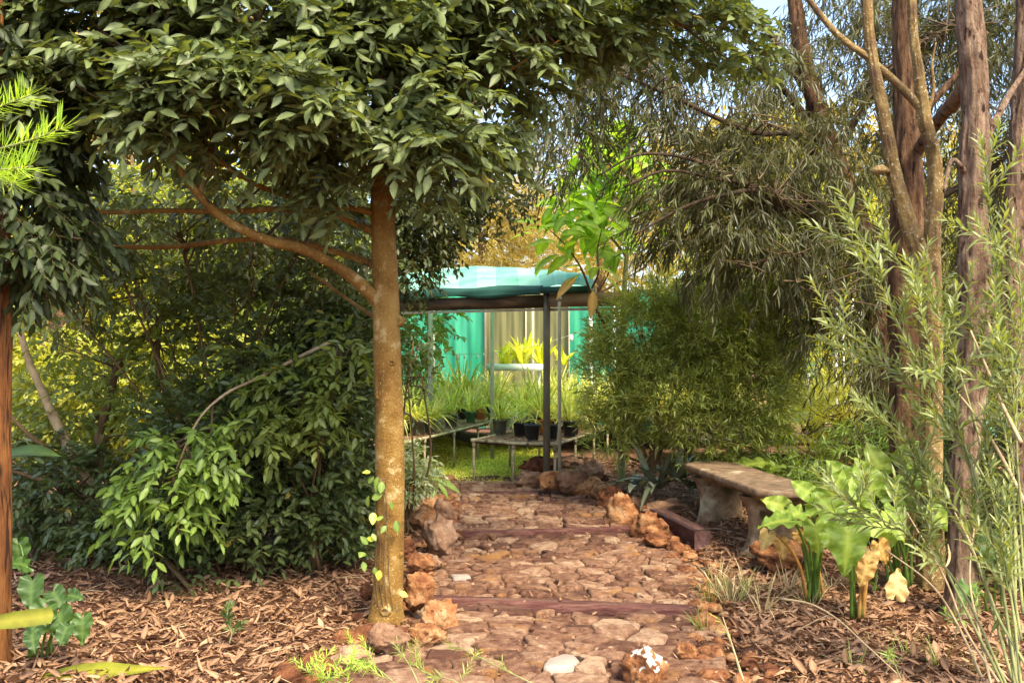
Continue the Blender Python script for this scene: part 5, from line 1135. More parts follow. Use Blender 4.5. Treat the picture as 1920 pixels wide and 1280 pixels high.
# ------------------------------------------------------------------ right side trunks
def side_tree(name, label, trunks, mat, seed, group=None, branches=(), bmat=None, sides=44, amp=.15, ridges=1.0):
    r0 = trunks[0][0]; root = tree_root(name, (*P(r0[0], 0, r0[3])[:2], float(gz(P(r0[0], 0, r0[3])[0], r0[3]))), label, 'tree', group)
    for k, t in enumerate(trunks):
        mb = MB(); bark_tube(mb, pxline(t, 16), sides, amp, 2.2, 2.0, seed + k, .5, ridges); mb.build('trunk', M[mat], root)
    for k, b_ in enumerate(branches): limb(root, b_, M[bmat or mat], 'branch', 10, 6, .12, seed + k, .5)
    return root
side_tree('pink_barked_tree', 'rough pink brown trunk rising straight behind the grey green shrub at right', [[(1800, 1160, 80, 5.6), (1803, 1110, 58, 5.6), (1806, 1000, 52, 5.6), (1808, 880, 50, 5.6), (1822, 740, 54, 5.6), (1830, 620, 60, 5.6), (1828, 500, 58, 5.6), (1824, 400, 50, 5.6), (1826, 300, 54, 5.6), (1830, 200, 48, 5.6), (1822, 90, 46, 5.6), (1815, 0, 46, 5.6), (1812, -120, 46, 5.6)]],
          'bark_pink', 3., branches=[[(1815, 150, 34, 5.7), (1790, 190, 28, 5.9), (1760, 225, 24, 6.3), (1725, 275, 22, 6.7), (1700, 320, 20, 6.9)], [(1815, 330, 12, 5.6), (1785, 300, 8, 5.5), (1770, 360, 6, 5.4)], [(1830, 300, 16, 5.7), (1880, 200, 12, 5.9), (1930, 120, 8, 6)]])
side_tree('dark_red_tree', 'thick dark red trunk between the lichened stems and the pink barked trunk', [[(1700, 1120, 90, 6.8), (1702, 1000, 74, 6.8), (1704, 860, 66, 6.8), (1700, 700, 66, 6.8), (1706, 560, 70, 6.8), (1704, 440, 64, 6.8), (1702, 320, 52, 6.8), (1700, 200, 44, 6.8), (1694, 80, 38, 6.8), (1690, -80, 30, 6.8)]],
          'bark_darkred', 5., branches=[[(1715, 230, 16, 6.8), (1760, 180, 12, 6.8), (1800, 130, 10, 6.8), (1850, 60, 8, 6.8)]])
side_tree('lichened_tree', 'forked tree with yellow lichened stems in front of the dark red trunk', [
    [(1745, 760, 34, 6.1), (1742, 620, 36, 6.0), (1728, 500, 36, 6.0), (1704, 420, 30, 6.0), (1680, 340, 26, 6.0), (1664, 260, 24, 6.0), (1650, 180, 22, 6.0), (1634, 100, 20, 6.0), (1626, 20, 19, 6.0), (1622, -80, 17, 6.0)],
    [(1745, 1100, 50, 6.1), (1745, 900, 40, 6.1), (1748, 700, 36, 6.1), (1748, 560, 34, 6.05), (1748, 440, 30, 6.0), (1754, 360, 28, 6.0), (1750, 290, 26, 6.0), (1732, 215, 24, 6.0), (1722, 130, 19, 6.0), (1712, 60, 17, 6.0), (1708, -60, 15, 6.0)]],
    'bark_lichen', 7., branches=[[(1733, 210, 18, 6.0), (1690, 165, 15, 6.0), (1630, 110, 13, 6.0), (1570, 65, 12, 6.0), (1510, -10, 10, 6.0), (1470, -80, 8, 6.0)], [(1738, 215, 8, 6.0), (1750, 170, 6, 6.0), (1748, 120, 5, 6.0), (1755, 80, 3, 6.)]])
side_tree('edge_tree', 'reddish trunk cut by the right edge of the view', [[(1925, 1150, 60, 6.3), (1915, 900, 46, 6.3), (1905, 700, 44, 6.3), (1898, 500, 42, 6.3), (1905, 380, 42, 6.3), (1912, 280, 38, 6.3), (1918, 150, 34, 6.3), (1925, -60, 30, 6.3)]], 'bark_pink', 11.)
# bracket fungus
mb = MB(); c = P(1650, 328, 5.98); V = []; s = 16
for (rr, z) in ((0, .0), (.7, .004), (1, .018), (.97, .03), (.75, .042), (.45, .055), (0, .062)):
    for q in range(s): an = q / s * 6.2832; V.append((c[0] + rr * .055 * math.cos(an), c[1] + rr * .05 * math.sin(an), c[2] + z))
mb.add(V, None, [(l * s + q, l * s + (q + 1) % s, (l + 1) * s + (q + 1) % s, (l + 1) * s + q) for l in range(6) for q in range(s)])
tag(mb.build('bracket_fungus', M['bark_lichen']), 'tan bracket fungus growing on the lichened stem', 'fungus')
# hanging strip of bark
mb = MB(); L_ = smooth_line([P(1778, 1020, 5.3), P(1781, 1045, 5.3), P(1772, 1065, 5.28), P(1748, 1080, 5.26)], 6); w_ = .016
V = []
for k, p in enumerate(L_): ww = w_ * math.sin(math.pi * (k + 1) / (len(L_) + 1)) + .003; V += [p - [ww / 2, 0, 0], p + [ww / 2, .006, ww * .3]]
mb.add(V, None, [(2 * k, 2 * k + 1, 2 * k + 3, 2 * k + 2) for k in range(len(L_) - 1)]); tag(mb.build('bark_strip', M['drytwig']), 'curled pale strip of dead bark hanging by the pink barked trunk foot', 'bark')

# ------------------------------------------------------------------ weeping fine leaved tree
g = np.random.default_rng(81)
root = tree_root('weeping_tree', (*P(1640, 0, 8.6)[:2], .16), 'weeping tree with long narrow drooping leaves and dark arching branches', 'tree')
limb(root, [(1660, 960, 60, 8.6), (1655, 700, 56, 8.6), (1640, 520, 52, 8.6), (1600, 400, 48, 8.6), (1565, 300, 40, 8.6), (1530, 200, 34, 8.6), (1505, 100, 30, 8.6), (1490, 0, 26, 8.6), (1480, -120, 20, 8.6)], M['bark_darkred'], 'trunk', 20, 10, .14, 2., .8)
WB = [[(1600, 400, 22, 8.6), (1540, 385, 14, 8.4), (1450, 385, 11, 8.2), (1380, 340, 9, 8.0), (1300, 300, 7, 7.9), (1200, 290, 5, 7.8), (1120, 330, 3, 7.8)],
      [(1590, 380, 20, 8.6), (1500, 260, 13, 8.4), (1420, 250, 11, 8.2), (1340, 220, 9, 8.1), (1260, 180, 7, 8.0), (1140, 130, 5, 8.0)],
      [(1600, 420, 18, 8.6), (1520, 375, 12, 8.2), (1460, 370, 10, 8.0), (1400, 345, 9, 7.9), (1340, 335, 7, 7.8), (1250, 320, 5, 7.7), (1170, 350, 4, 7.6)],
      [(1610, 440, 18, 8.5), (1520, 405, 12, 8.2), (1440, 360, 10, 8.0), (1360, 365, 8, 7.8), (1280, 390, 6, 7.7), (1190, 440, 4, 7.6)],
      [(1560, 300, 20, 8.6), (1480, 180, 13, 8.6), (1400, 110, 10, 8.6), (1320, 60, 8, 8.6), (1220, 40, 6, 8.6)],
      [(1530, 200, 18, 8.6), (1440, 60, 12, 8.6), (1360, 10, 9, 8.6)], [(1560, 300, 18, 8.6), (1620, 200, 12, 8.7), (1680, 120, 9, 8.9), (1760, 60, 7, 9.0)], [(1640, 520, 20, 8.6), (1560, 490, 10, 8.3), (1480, 480, 7, 8.1), (1380, 500, 5, 7.9)],
      [(1640, 540, 16, 8.6), (1580, 600, 9, 8.3), (1520, 560, 6, 8.1)], [(1620, 440, 16, 8.6), (1780, 360, 12, 8.8), (1880, 300, 9, 9.0), (1960, 200, 6, 9)]]
hubs = []
for k, b_ in enumerate(WB): b_ = [(x, y, wd * 1.05, d - (.35 if i_ > 1 else 0)) for i_, (x, y, wd, d) in enumerate(b_)]; limb(root, b_, M['twigdark'], 'branch', 8, 7, .1, k * 1.7); hubs += [P(x, y, d) for x, y, _, d in b_[2:]]
wbl = [(1060, 220, 7.9, 90, 140, .5, .8), (1180, 140, 8.0, 130, 100, .6, .8), (1270, 250, 7.9, 120, 120, .5, .7), (1340, 400, 7.8, 150, 140, .5, 1.1), (1450, 470, 7.9, 110, 90, .5, 1.0), (1420, 300, 8.1, 150, 120, .6, .8),
       (1350, 120, 8.3, 160, 110, .6, .38), (1480, 170, 8.4, 140, 120, .6, .36), (1560, 90, 8.7, 120, 120, .6, .5), (1520, 320, 8.3, 110, 120, .5, .8), (1560, 480, 8.4, 100, 130, .4, 1.0), (1540, 620, 8.2, 70, 90, .3, .6), (1660, 160, 8.9, 90, 150, .6, .8), (1760, 150, 9.0, 90, 170, .6, 1.1), (1890, 120, 8.8, 80, 170, .6, 1.2), (1640, 600, 8.4, 60, 120, .3, .8), (1900, 360, 9.0, 80, 150, .6, 1.1), (1770, 420, 9.2, 100, 150, .6, 1.), (1640, 380, 8.6, 80, 90, .3, .8), (1650, 760, 8.3, 60, 90, .3, .7), (1800, 640, 8.6, 120, 120, .5, .6), (1600, 10, 8.8, 110, 60, .5, 1.), (1760, 0, 9.0, 110, 60, .5, 1.1), (1890, 0, 9.0, 80, 60, .5, 1.1), (1230, 60, 8.2, 110, 60, .5, .8)]
p, u, c = blob_points(wbl, 9200, g, 0.0); ok = thin(p, 3.8, -.08, 5.); p, u, c = p[ok], u[ok], c[ok]; dirs = norm(u * [.4, .4, .1] + g.normal(0, .5, u.shape) + [-.2, 0, -.55])
lv, tw = sprays(p, dirs, .24, 10, NARROW, .098, g, 28, .15, zj=.9, follow=.4, spin=True, sizevar=.6); put_leaves(lv, M['weep'], root)
mb = MB(); twigs(mb, tw, .0022); tag(mb.build('twigs', M['twig'], root), kind='stuff'); hubs = [h - np.array([0, .35, 0]) * (h[1] / 8.5) for h in hubs]; inner_branches(root, wbl[:18], hubs, M['twig'], g, 330, .0048)

# ------------------------------------------------------------------ fine leaved rounded shrub
st = [[(1225, 880, 12, 8.9), (1222, 850, 10, 8.9), (1235, 800, 8, 8.9), (1270, 740, 6, 8.9), (1300, 680, 4, 8.9)], [(1222, 880, 10, 8.9), (1205, 840, 7, 8.9), (1190, 780, 5, 8.9), (1160, 700, 4, 8.8)], [(1240, 885, 9, 8.9), (1280, 850, 7, 8.8), (1330, 800, 6, 8.7), (1390, 760, 4, 8.6)], [(1230, 870, 9, 9), (1240, 820, 7, 9), (1225, 740, 5, 9), (1215, 650, 4, 9)], [(1222, 870, 6, 8.9), (1190, 862, 5, 8.8), (1150, 840, 3, 8.7)]]
shrub('fine_leaved_shrub', [(1210, 640, 8.9, 100, 85, .5), (1330, 620, 8.8, 110, 90, .55), (1150, 720, 8.8, 55, 80, .35), (1260, 740, 8.7, 110, 80, .5), (1400, 720, 8.7, 90, 110, .5), (1150, 810, 8.8, 50, 45, .25, .6), (1340, 810, 8.7, 110, 55, .4, .7), (1440, 640, 8.8, 60, 90, .4), (1400, 560, 8.9, 80, 40, .4, .8), (1240, 560, 8.9, 60, 30, .3, .8)],
      'rounded fine leaved shrub standing between the pot tables and the bench', 'fine', leaf_tpl([(.45, 1)], .17, .2, .2), .074, 4300, 10, .16, 82, (0, -.1, .25), .1, 38, spin=True, follow=0, shell=.35, stems=st, stem_mat='bark_brown', nb=220, br=.006, base=(*P(1228, 0, 8.9)[:2], .16), zj=.8)
shrub('yellow_green_fern_bush', [(1500, 790, 9.2, 60, 40, .3), (1560, 760, 9.4, 60, 60, .3), (1600, 830, 9.0, 70, 50, .3)], 'bright yellow green bush behind the bench under the weeping leaves', 'yellowgreen', LANCE, .09, 200, 8, .15, 83, (0, -.1, .3), .3)
shrub('leafy_green_bush', [(1480, 870, 8.6, 80, 30, .3), (1560, 880, 8.2, 90, 45, .35), (1640, 850, 8.0, 80, 60, .35), (1590, 930, 7.4, 60, 40, .3, .7), (1720, 880, 7.6, 70, 90, .4), (1420, 850, 9.0, 50, 25, .2)], 'mid green narrow leaved bush behind the bench and arums', 'fresh', LANCE, .075, 620, 9, .14, 84, (0, -.2, .2), .15, spin=True)
shrub('shadow_bush', [(1850, 800, 6.9, 100, 140, .5), (1880, 1010, 6.2, 90, 90, .4), (1760, 1010, 6.9, 90, 70, .3), (1880, 600, 7.2, 80, 140, .5), (1770, 900, 7.4, 80, 90, .3), (1650, 950, 7.2, 70, 60, .3, .6)], 'dark leafy bush deep behind the pink trunk at the right edge', 'gloss', LANCE, .08, 1500, 8, .16, 85)

# ------------------------------------------------------------------ grey green shrub in the right foreground
def stem_shrub(name, label, lines, mat, tpl, size, step, seed, keep, stem_mat='twiggreen', side=(.12, .28), nside=6, cat_='shrub', base=None, r0=.006, spread=.9, follow=0.0, ang=.75, start=.15, sbase=.1):
    g = np.random.default_rng(seed); base = base if base is not None else lines[0][0]; root = tree_root(name, base, label, cat_); ds = []; tmb = MB()
    def leaves_on(ln_, t0, st, size_):
        seg = np.linalg.norm(np.diff(ln_, axis=0), axis=1); s_ = np.concatenate([[0], np.cumsum(seg)]); tot = s_[-1]; at = np.arange(tot * t0, tot, st); n_ = len(at)
        if n_ == 0: return
        pos = np.stack([np.interp(at, s_, ln_[:, k]) for k in range(3)], 1); tn = norm(np.gradient(ln_, axis=0)); tn = np.stack([np.interp(at, s_, tn[:, k]) for k in range(3)], 1)
        a1 = norm(np.cross(tn, [0.2, .1, 1.0])); a2 = np.cross(tn, a1); ph = np.arange(n_) * 2.4 + g.random() * 6; rd = a1 * np.cos(ph)[:, None] + a2 * np.sin(ph)[:, None]
        f = at / tot; al = ang * (1 - .5 * f ** 3); Y = tn * np.cos(al)[:, None] + rd * np.sin(al)[:, None] * spread + g.normal(0, .12, (n_, 3)); Y[:, 2] -= follow
        X, Y, Z = frames(Y, tn * .8 + np.array([0, -.1, .6]), .25, g); szs = size_ * (.7 + .5 * g.random(n_)) * (1 - .45 * f ** 5)
        ds.append(dict(pos=pos, X=X, Y=Y, Z=Z, sz=szs, rnd=np.clip(.2 + .3 * f + .5 * g.random(n_), 0, 1), tpl=tpl))
    for L0 in lines:
        ln_ = smooth_line(L0, 10); mb = MB(); mb.tube(ln_, np.linspace(r0, r0 * .3, len(ln_)), 7); mb.build('stem', M[stem_mat], root); leaves_on(ln_, start + .25, step, size)
        tn = norm(np.gradient(ln_, axis=0)); 
        for q in range(nside):
            k = int(len(ln_) * (start + (.92 - start) * (q + g.random()) / nside)); k = min(k, len(ln_) - 2); d = norm(tn[k] * .8 + g.normal(0, .45, 3) + [0, 0, .25]); L_ = g.uniform(*side)
            sl = smooth_line([ln_[k], ln_[k] + d * L_ * .5 + g.normal(0, .01, 3), ln_[k] + d * L_ + [0, 0, L_ * .12]], 6); tmb.tube(sl, np.linspace(r0 * .4, r0 * .2, len(sl)), 5); leaves_on(sl, sbase, step * .8, size * .95)
    if tmb.V: tag(tmb.build('twigs', M[stem_mat], root), kind='stuff')
    put_leaves(cat(*ds), M[mat], root, keep=keep); return root
Lns = []
for rows in [[(1905, 1300, 4.1), (1870, 1050, 4.3), (1800, 830, 4.4), (1700, 640, 4.4), (1640, 510, 4.35), (1585, 395, 4.3)], [(1910, 1300, 4.1), (1860, 1000, 4.3), (1790, 780, 4.4), (1740, 640, 4.4), (1715, 530, 4.4)],
             [(1905, 1280, 4.2), (1900, 900, 4.5), (1880, 700, 4.6), (1870, 500, 4.7), (1855, 380, 4.7), (1840, 260, 4.7)], [(1900, 1280, 4.2), (1830, 1050, 4.4), (1740, 900, 4.5), (1690, 820, 4.5), (1640, 770, 4.5)],
             [(1920, 1100, 4.4), (1905, 800, 4.5), (1915, 600, 4.5), (1905, 430, 4.5)], [(1890, 1290, 4.2), (1800, 1100, 4.4), (1700, 1000, 4.4), (1620, 960, 4.4), (1575, 930, 4.4)], [(1910, 1200, 4.2), (1850, 880, 4.5), (1800, 700, 4.6), (1760, 590, 4.6), (1690, 500, 4.6), (1590, 450, 4.6)],
             [(1915, 1200, 4.2), (1870, 950, 4.4), (1780, 800, 4.5), (1700, 720, 4.5), (1610, 640, 4.6), (1560, 610, 4.6)], [(1915, 1290, 4.0), (1900, 1150, 4.1), (1880, 1020, 4.2), (1870, 900, 4.3)], [(1890, 1300, 4.3), (1780, 1080, 4.6), (1730, 960, 4.6), (1700, 890, 4.6)],
             [(1918, 1150, 4.3), (1890, 850, 4.6), (1860, 720, 4.7), (1830, 640, 4.7), (1790, 570, 4.7)], [(1925, 1250, 4.0), (1860, 1130, 4.2), (1830, 1000, 4.3), (1830, 900, 4.4)], [(1930, 1100, 4.2), (1910, 900, 4.2), (1900, 750, 4.2), (1880, 640, 4.2)]]:
    Lns.append([P(*r) for r in rows])
stem_shrub('grey_green_shrub', 'tall grey green narrow leaved shrub fanning up across the right foreground', Lns, 'greyleaf', leaf_tpl([(.2, .8), (.5, 1), (.8, .55)], 0.19, 0.2, 0.25), .086, .0155, 91, 290, nside=10, side=(.14, .34), base=np.array([2.12, 4.1, 0.0]), r0=.007, start=.34)
# sprigs low on the right and on the path
g = np.random.default_rng(92)
def sprig(label, pts, mat, size, step, seed, keep=60, name='leafy_sprig', cat_='sprig', sm_='twiggreen', nside=2, r0=.0035, tpl=NARROW, side=(.06, .14)): return stem_shrub(name, label, [[P(*q) for q in pts]], mat, tpl, size, step, seed, keep, sm_, side, nside, cat_, base=P(*pts[0]), r0=r0, start=.2)
sprig('fresh leafy sprig lying across the lower path with its tip pointing at the trunk', [(1040, 1300, 4.2), (960, 1262, 4.25), (900, 1232, 4.3), (840, 1205, 4.35)], 'fine', .055, .012, 93)
sprig('bushy pale green sprig at the bottom edge below the tree', [(760, 1300, 3.9), (720, 1262, 3.95), (690, 1245, 4.0), (650, 1232, 4.05)], 'needle', .045, .005, 94, nside=5)
sprig('pale green sprig at the bottom edge over the orange rock', [(700, 1310, 3.8), (640, 1280, 3.85), (590, 1265, 3.9), (556, 1246, 3.95)], 'needle', .045, .005, 95, nside=5)
sprig('leafy sprig standing at the bottom edge left of the lichen capped rock', [(880, 1300, 3.9), (850, 1275, 3.95), (800, 1262, 4.0), (770, 1240, 4.0)], 'fine', .05, .007, 194, nside=4)
sprig('pale sprig between the orange bottom rock and the brown half buried rock', [(610, 1310, 3.8), (600, 1285, 3.8), (640, 1262, 3.85), (690, 1250, 3.9)], 'needle', .045, .006, 195, nside=5)
sprig('small pale green shoot rising between the two bottom sprigs', [(790, 1295, 3.9), (770, 1250, 3.95), (745, 1215, 4.0), (735, 1205, 4.0)], 'fine', .045, .008, 96, nside=1)
sprig('yellow green shoot at the right end of the long riser', [(1390, 1270, 4.6), (1372, 1210, 4.7), (1352, 1165, 4.8), (1330, 1150, 4.85)], 'brom', .06, .03, 97, nside=0)
sprig('small green tuft on the litter in the lower right', [(1690, 1275, 4.2), (1682, 1255, 4.2), (1676, 1240, 4.2), (1672, 1228, 4.2)], 'fresh', .05, .006, 98, nside=1)
for k, (px, py, lb) in enumerate(((330, 1080, 'dark seedling under the hanging spray'), (385, 1075, 'glossy seedling at the rim of the dark shrub'), (430, 1200, 'small seedling on the open litter left of the tree'), (1640, 1100, 'small seedling right of the arum stalks'), (1830, 1160, 'green shoot at the pink trunk foot'), (1790, 1190, 'low shoot in front of the pink trunk foot'))):
    d = (H - .1) * F / (py - HY); sprig(lb, [(px, py + 6, d), (px + 4, py - 14, d), (px - 3, py - 32, d), (px, py - 46, d)], 'gloss' if k < 3 else 'fresh', .06, .012, 200 + k, name='seedling', cat_='seedling', nside=3, tpl=ELL if k < 4 else LANCE, side=(.04, .1))
# bare stems lying and leaning on the right
def stick(label, pts, r0=.005, mat='drytwig', name='dry_stick', cat_='stick'):
    mb = MB(); L_ = smooth_line([P(*q) for q in pts], 8); mb.tube(L_, np.linspace(r0, r0 * .5, len(L_)), 7); return tag(mb.build(name, M[mat]), label, cat_)
stick('long bare pale twig arching over the litter below the arums', [(1466, 1122, 5.0), (1520, 1132, 4.9), (1570, 1160, 4.75), (1620, 1205, 4.6), (1682, 1262, 4.4)], .006)
stick('short pale twig forking off above the long bare twig', [(1555, 1152, 4.8), (1520, 1168, 4.85), (1485, 1188, 4.9)], .004)
stick('thin straw coloured stem standing at the lower path edge', [(1395, 1278, 4.4), (1375, 1215, 4.5), (1355, 1155, 4.6)], .0045)
for k, pts in enumerate([[(1880, 1290, 4.3), (1810, 1180, 4.5), (1770, 1080, 4.7), (1700, 960, 4.9)], [(1850, 1290, 4.4), (1790, 1160, 4.6), (1740, 1090, 4.8), (1660, 1030, 5.0)], [(1900, 1230, 4.3), (1850, 1100, 4.5), (1820, 1020, 4.6), (1790, 960, 4.7)], [(1860, 1290, 4.3), (1835, 1180, 4.5), (1818, 1080, 4.7), (1830, 960, 4.8)], [(1930, 960, 4.2), (1880, 860, 4.3), (1830, 780, 4.4), (1790, 730, 4.5)], [(1915, 830, 4.1), (1880, 760, 4.2), (1850, 690, 4.3), (1820, 620, 4.4)]]):
    stick(['leaning bare stem crossing the pink trunk foot', 'low leaning stem reaching towards the arums', 'bare stem right of the pink trunk foot', 'upright thin stem before the pink trunk foot', 'thick bare cane at the right edge at mid height', 'upper bare cane at the right edge'][k], pts, .007 if k < 4 else .009)

# dry grass by the path and arums
def tuft(name, label, spots, mat, n, L_, w_, seed, spread=.9, droop=.9):
    g = np.random.default_rng(seed); o = empty(name, (*P(spots[0][0], 0, spots[0][2])[:2], 0.08)); tag(o, label, 'grass tuft')
    mb = MB()
    for (px, py, d) in spots:
        c = P(px, py, d); c[2] = float(gz(c[0], c[1])); blades(mb, c, n, L_, w_, g, spread, droop, rows=6, rb=.05)
    f = mb.build('blades', M[mat], o); f['kind'] = 'stuff'; return o
tuft('dry_grass_tuft', 'straw coloured grass tuft hanging over the path edge before the bench', [(1370, 1140, 5.9), (1345, 1100, 6.2), (1400, 1110, 6.1)], 'drygrass', 38, .34, .006, 301)
tuft('dry_grass_tuft', 'withered grass tuft at the foot of the arums', [(1430, 1150, 5.6), (1480, 1100, 6.1), (1520, 1120, 5.8), (1560, 1090, 6.2)], 'drygrass', 22, .26, .006, 302)
tuft('green_grass_tuft', 'green grass blades mixed in the tuft beside the long riser', [(1325, 1180, 5.4), (1385, 1120, 6.0), (1330, 1130, 5.9)], 'fine', 16, .26, .006, 303, .7, .5)
tuft('dry_grass_tuft', 'sparse fine grass in the far lower right corner', [(1840, 1250, 4.5), (1760, 1230, 4.7), (1890, 1200, 4.8), (1700, 1200, 4.9), (1600, 1240, 4.7)], 'fine', 12, .2, .004, 304)

# ------------------------------------------------------------------ big bright leaved tree above the shade house
g = np.random.default_rng(401); root = tree_root('bright_leaved_tree', (*P(1172, 0, 9.5)[:2], .16), 'young tree with large lime green leaves above the shade house roof', 'tree')
limb(root, [(1165, 900, 14, 9.5), (1166, 700, 11, 9.5), (1170, 560, 10, 9.5), (1175, 480, 9, 9.5), (1180, 380, 8, 9.5), (1178, 280, 6, 9.5), (1170, 200, 4, 9.5)], M['twiggreen'], 'trunk', 10, 8, .05, 1.)
BB = [[(1174, 480, 6, 9.5), (1150, 450, 5, 9.4), (1120, 420, 4, 9.3), (1080, 380, 3, 9.2)], [(1180, 420, 6, 9.5), (1130, 380, 5, 9.5), (1090, 330, 4, 9.5)], [(1178, 330, 5, 9.5), (1140, 290, 4, 9.5), (1110, 270, 3, 9.5)], [(1178, 400, 5, 9.5), (1210, 360, 4, 9.6), (1240, 330, 3, 9.7)]]
hb = []
for b_ in BB: limb(root, b_, M['twiggreen'], 'branch', 7, 6, .05); hb += b_[1:]
hb += [(1120, 330, 3, 9.5), (1090, 400, 3, 9.3), (1140, 250, 3, 9.6), (1150, 320, 3, 9.5), (1050, 400, 3, 9.1), (1140, 420, 3, 9.3), (1178, 280, 6, 9.5), (1172, 220, 4, 9.5), (1176, 360, 6, 9.5)]
# drooping spray in front of the roof with its own dark stalk
limb(root, [(1140, 620, 6, 9.0), (1118, 580, 6, 8.9), (1106, 545, 5, 8.9), (1088, 500, 4, 8.8), (1060, 460, 3, 8.8), (1030, 430, 2, 8.8)], M['bark_brown'], 'branch', 7, 6, .05)
limb(root, [(1110, 540, 4, 8.9), (1122, 510, 4, 8.8), (1120, 470, 3, 8.8), (1128, 430, 2, 8.8)], M['bark_brown'], 'branch', 7, 6, .05)
mbv = []
for q in range(7):
    mb = MB(); V, T, Q, mid = BIGLEAF; mb.add(V, T, Q, (q + .5) / 7, mid); mbv.append(mb.mesh('leaf', M['bright']))
def big_leaf(px, py, d, vx, vz, vy, s, mesh=None, hint=(0, -.35, 1), lab=None):
    X, Y, Z = frames(np.array([[vx, vy, vz]], float), hint, .25, g); X, Y, Z = X[0] * s, Y[0] * s, Z[0] * s; t = P(px, py, d) - np.array(root.location)
    o = link_mesh('leaf', mesh or mbv[g.integers(7)], root, Matrix(((X[0], Y[0], Z[0], t[0]), (X[1], Y[1], Z[1], t[1]), (X[2], Y[2], Z[2], t[2]), (0, 0, 0, 1))))
    if lab: o['label'] = lab
for (x, y, _, d) in hb:
    for q in range(15):
        an = g.random() * 6.283; big_leaf(x + g.normal(0, 24), y + g.normal(0, 26), d + g.normal(0, .15), math.cos(an), -.25 + g.normal(0, .2), math.sin(an) * .7, g.uniform(.17, .30))
for s in [(1045, 455, 8.8, -1, .1, -.1, .28), (1030, 430, 8.8, -1, .25, 0, .25), (1050, 478, 8.8, -.9, -.35, -.1, .28), (1060, 470, 8.8, .2, .3, -.4, .2), (1068, 480, 8.8, -.8, -.45, -.3, .26), (1085, 500, 8.8, -.5, .1, -.5, .2), (1095, 480, 8.8, .3, -.6, -.4, .18), (1070, 450, 8.8, .7, .2, -.2, .2), (1040, 440, 8.8, .3, .8, -.2, .2), (1090, 515, 8.8, -.85, -.35, -.2, .22),
          (1120, 470, 8.8, .9, -.1, -.2, .25), (1122, 500, 8.8, .8, -.3, -.3, .24), (1128, 440, 8.8, .8, .2, -.2, .25), (1125, 430, 8.8, -.6, .3, -.2, .22), (1120, 500, 8.8, -.3, -.3, -.6, .2), (1150, 480, 9.0, .7, .3, -.2, .25), (1150, 450, 9.0, .7, .5, 0, .25), (1135, 520, 8.9, .8, -.5, -.2, .2), (1100, 440, 8.8, -.5, .1, -.2, .24), (1010, 420, 8.9, -.9, .3, 0, .24), (1075, 400, 8.9, -.8, .4, 0, .26), (1100, 390, 8.9, -.7, .1, -.2, .26), (1060, 420, 8.9, -.9, 0, -.2, .25), (1110, 360, 9.0, -.6, .5, 0, .26), (1130, 390, 8.9, .6, -.3, -.3, .25), (1085, 440, 8.8, -.4, -.5, -.4, .24), (1150, 350, 9.0, .7, .3, 0, .26), (1140, 300, 9.1, -.7, .3, 0, .25), (1160, 270, 9.1, .5, .4, 0, .25), (1120, 310, 9.1, -.5, -.4, -.2, .25), (1020, 410, 8.9, .3, .6, 0, .2)]: big_leaf(*s)
mb = MB(); V, T, Q, mid = BIGLEAF; mb.add(V * [.8, 1, 1], T, Q, .6, mid); ym = mb.mesh('leaf', M['deadleaf'])
big_leaf(1112, 545, 8.75, -.05, -1, -.2, .24, ym, (0, -1, .1), 'hanging orange yellow dying leaf'); big_leaf(1082, 520, 8.75, -.8, -.6, -.2, .26, ym, (0, -.6, 1), 'brownish yellow leaf over the roof edge')

# ------------------------------------------------------------------ background
def big_crown(name, label, px, pyc, d, rx, ry, mat, n, seed, size=.12, base_py=None, trunk_w=16, tpl=SMALL, group='trees behind the shade house', cat_='tree', m=9, nblob=9, bm='bark_brown'):
    g = np.random.default_rng(seed); bl = [(px, pyc, d, rx * .6, ry * .6, rx / F * d * .6)]
    for _ in range(nblob): an = g.random() * 6.283; bl.append((px + rx * .62 * math.cos(an), pyc + ry * .62 * math.sin(an), d + g.normal(0, .12) * rx / F * d, rx * g.uniform(.28, .48), ry * g.uniform(.28, .48), rx / F * d * .4))
    c = P(px, 0, d); root = tree_root(name, (c[0], c[1], float(gz(c[0], c[1]))), label, cat_, group)
    gp = HY + (H - .17) * F / d; limb(root, [(px, gp + 5, trunk_w, d), (px + 4, (gp + pyc) / 2, trunk_w * .8, d), (px, pyc, trunk_w * .5, d), (px - 3, pyc - ry * .6, trunk_w * .25, d)], M[bm], 'trunk', 10, 6, .1, seed)
    p, u, cc = blob_points(bl, n, g, .4); dirs = norm(u + g.normal(0, .45, u.shape) + [0, 0, -.15]); ok = p[:, 2] > .2; p, dirs = p[ok], dirs[ok]
    lv, tw = sprays(p, dirs, size * 2.2, m, tpl, size, g, 50, .2, zj=.5, follow=.15); put_leaves(lv, M[mat], root, 'foliage')
    inner_branches(root, bl, [P(px, pyc, d), P(px, (gp + pyc) / 2, d), P(px - 3, pyc - ry * .5, d)], M['twig'], g, 40, .010 * d / 12)
    return root
big_crown('pale_olive_tree', 'broad pale olive tree rising right behind the shade house roof', 900, 440, 24, 190, 110, 'fartree', 2600, 501, .14, trunk_w=14, tpl=SLIVER)
big_crown('pale_olive_tree', 'tall pale olive tree behind the bright leaved tree', 1120, 360, 27, 220, 170, 'fartree', 2400, 502, .16, trunk_w=14, tpl=SLIVER)
big_crown('yellow_thicket_tree', 'yellow green tree filling the gap at far left behind the shaggy trunk', 150, 520, 13.5, 220, 210, 'yellowgreen', 2600, 503, .10, tpl=SMALL)
big_crown('yellow_thicket_tree', 'yellow green tree seen between the low branches and the crooked tree', 420, 440, 14, 230, 180, 'backgreen', 2400, 504, .10, tpl=SMALL)
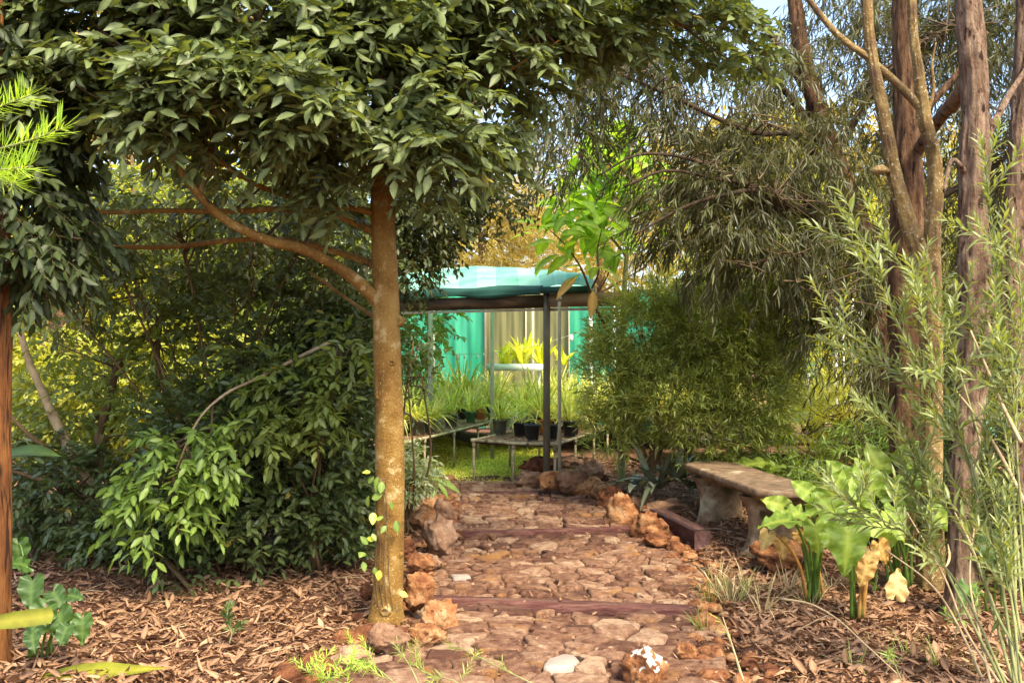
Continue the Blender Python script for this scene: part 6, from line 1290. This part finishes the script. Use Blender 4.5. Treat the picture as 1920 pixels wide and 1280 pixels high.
big_crown('green_thicket_tree', 'leafy green tree low behind the crooked small tree', 260, 740, 10.5, 240, 150, 'backgreen', 2400, 505, .09, tpl=SMALL)
big_crown('green_thicket_tree', 'mid green tree behind the dark shrub and the big trunk', 620, 520, 13, 220, 260, 'olive', 2600, 506, .11, tpl=SMALL)
big_crown('sunlit_tree', 'sunlit yellow green tree beyond the weeping branches', 1400, 420, 15, 220, 220, 'backgreen', 2600, 507, .11, tpl=LANCE, m=7)
big_crown('sunlit_tree', 'sunlit tree glowing between the right hand trunks', 1640, 560, 14, 200, 260, 'yellowgreen', 2400, 508, .11, tpl=LANCE, m=7)
big_crown('sunlit_tree', 'green tree far behind at the right edge', 1880, 520, 13, 160, 320, 'backgreen', 2400, 509, .11, tpl=LANCE, m=7)
big_crown('pale_olive_tree', 'pale tree high behind the canopy of the big tree', 680, 150, 22, 260, 190, 'fartree', 2400, 510, .15, tpl=SLIVER)
big_crown('pale_olive_tree', 'pale tree high behind the upper left canopy', 240, 150, 20, 300, 220, 'fartree', 2400, 511, .15, tpl=SMALL)
big_crown('pale_olive_tree', 'far tree behind the bright leaved tree and the weeping tree', 1330, 330, 30, 260, 130, 'fartree', 2000, 512, .2, tpl=SMALL)
big_crown('pale_olive_tree', 'far tree behind the lichened stems', 1700, 330, 30, 280, 150, 'fartree', 2000, 513, .2, tpl=SMALL)
# far wood that reads as one mass
g = np.random.default_rng(600); ds = []; bl = [(x, 560 + g.uniform(-40, 40), g.uniform(34, 46), 200, g.uniform(120, 190), 3) for x in range(-900, 2900, 170)]
p, u, c = blob_points(bl, 7000, g, .4); lv, tw = sprays(p, norm(u + g.normal(0, .4, u.shape)), .8, 7, SMALL, .42, g, 50, .2, zj=.6)
mb = MB(); mb.inst(SMALL, lv['pos'], lv['X'], lv['Y'], lv['Z'], lv['sz'], lv['rnd']); tag(mb.build('far_wood', M['fartree']), 'distant belt of trees closing the view behind everything', 'trees', kind='stuff')
print('objects', len(bpy.data.objects), 'tris', sum((len(o.data.loops) - 2 * len(o.data.polygons)) for o in bpy.data.objects if o.type == 'MESH'))
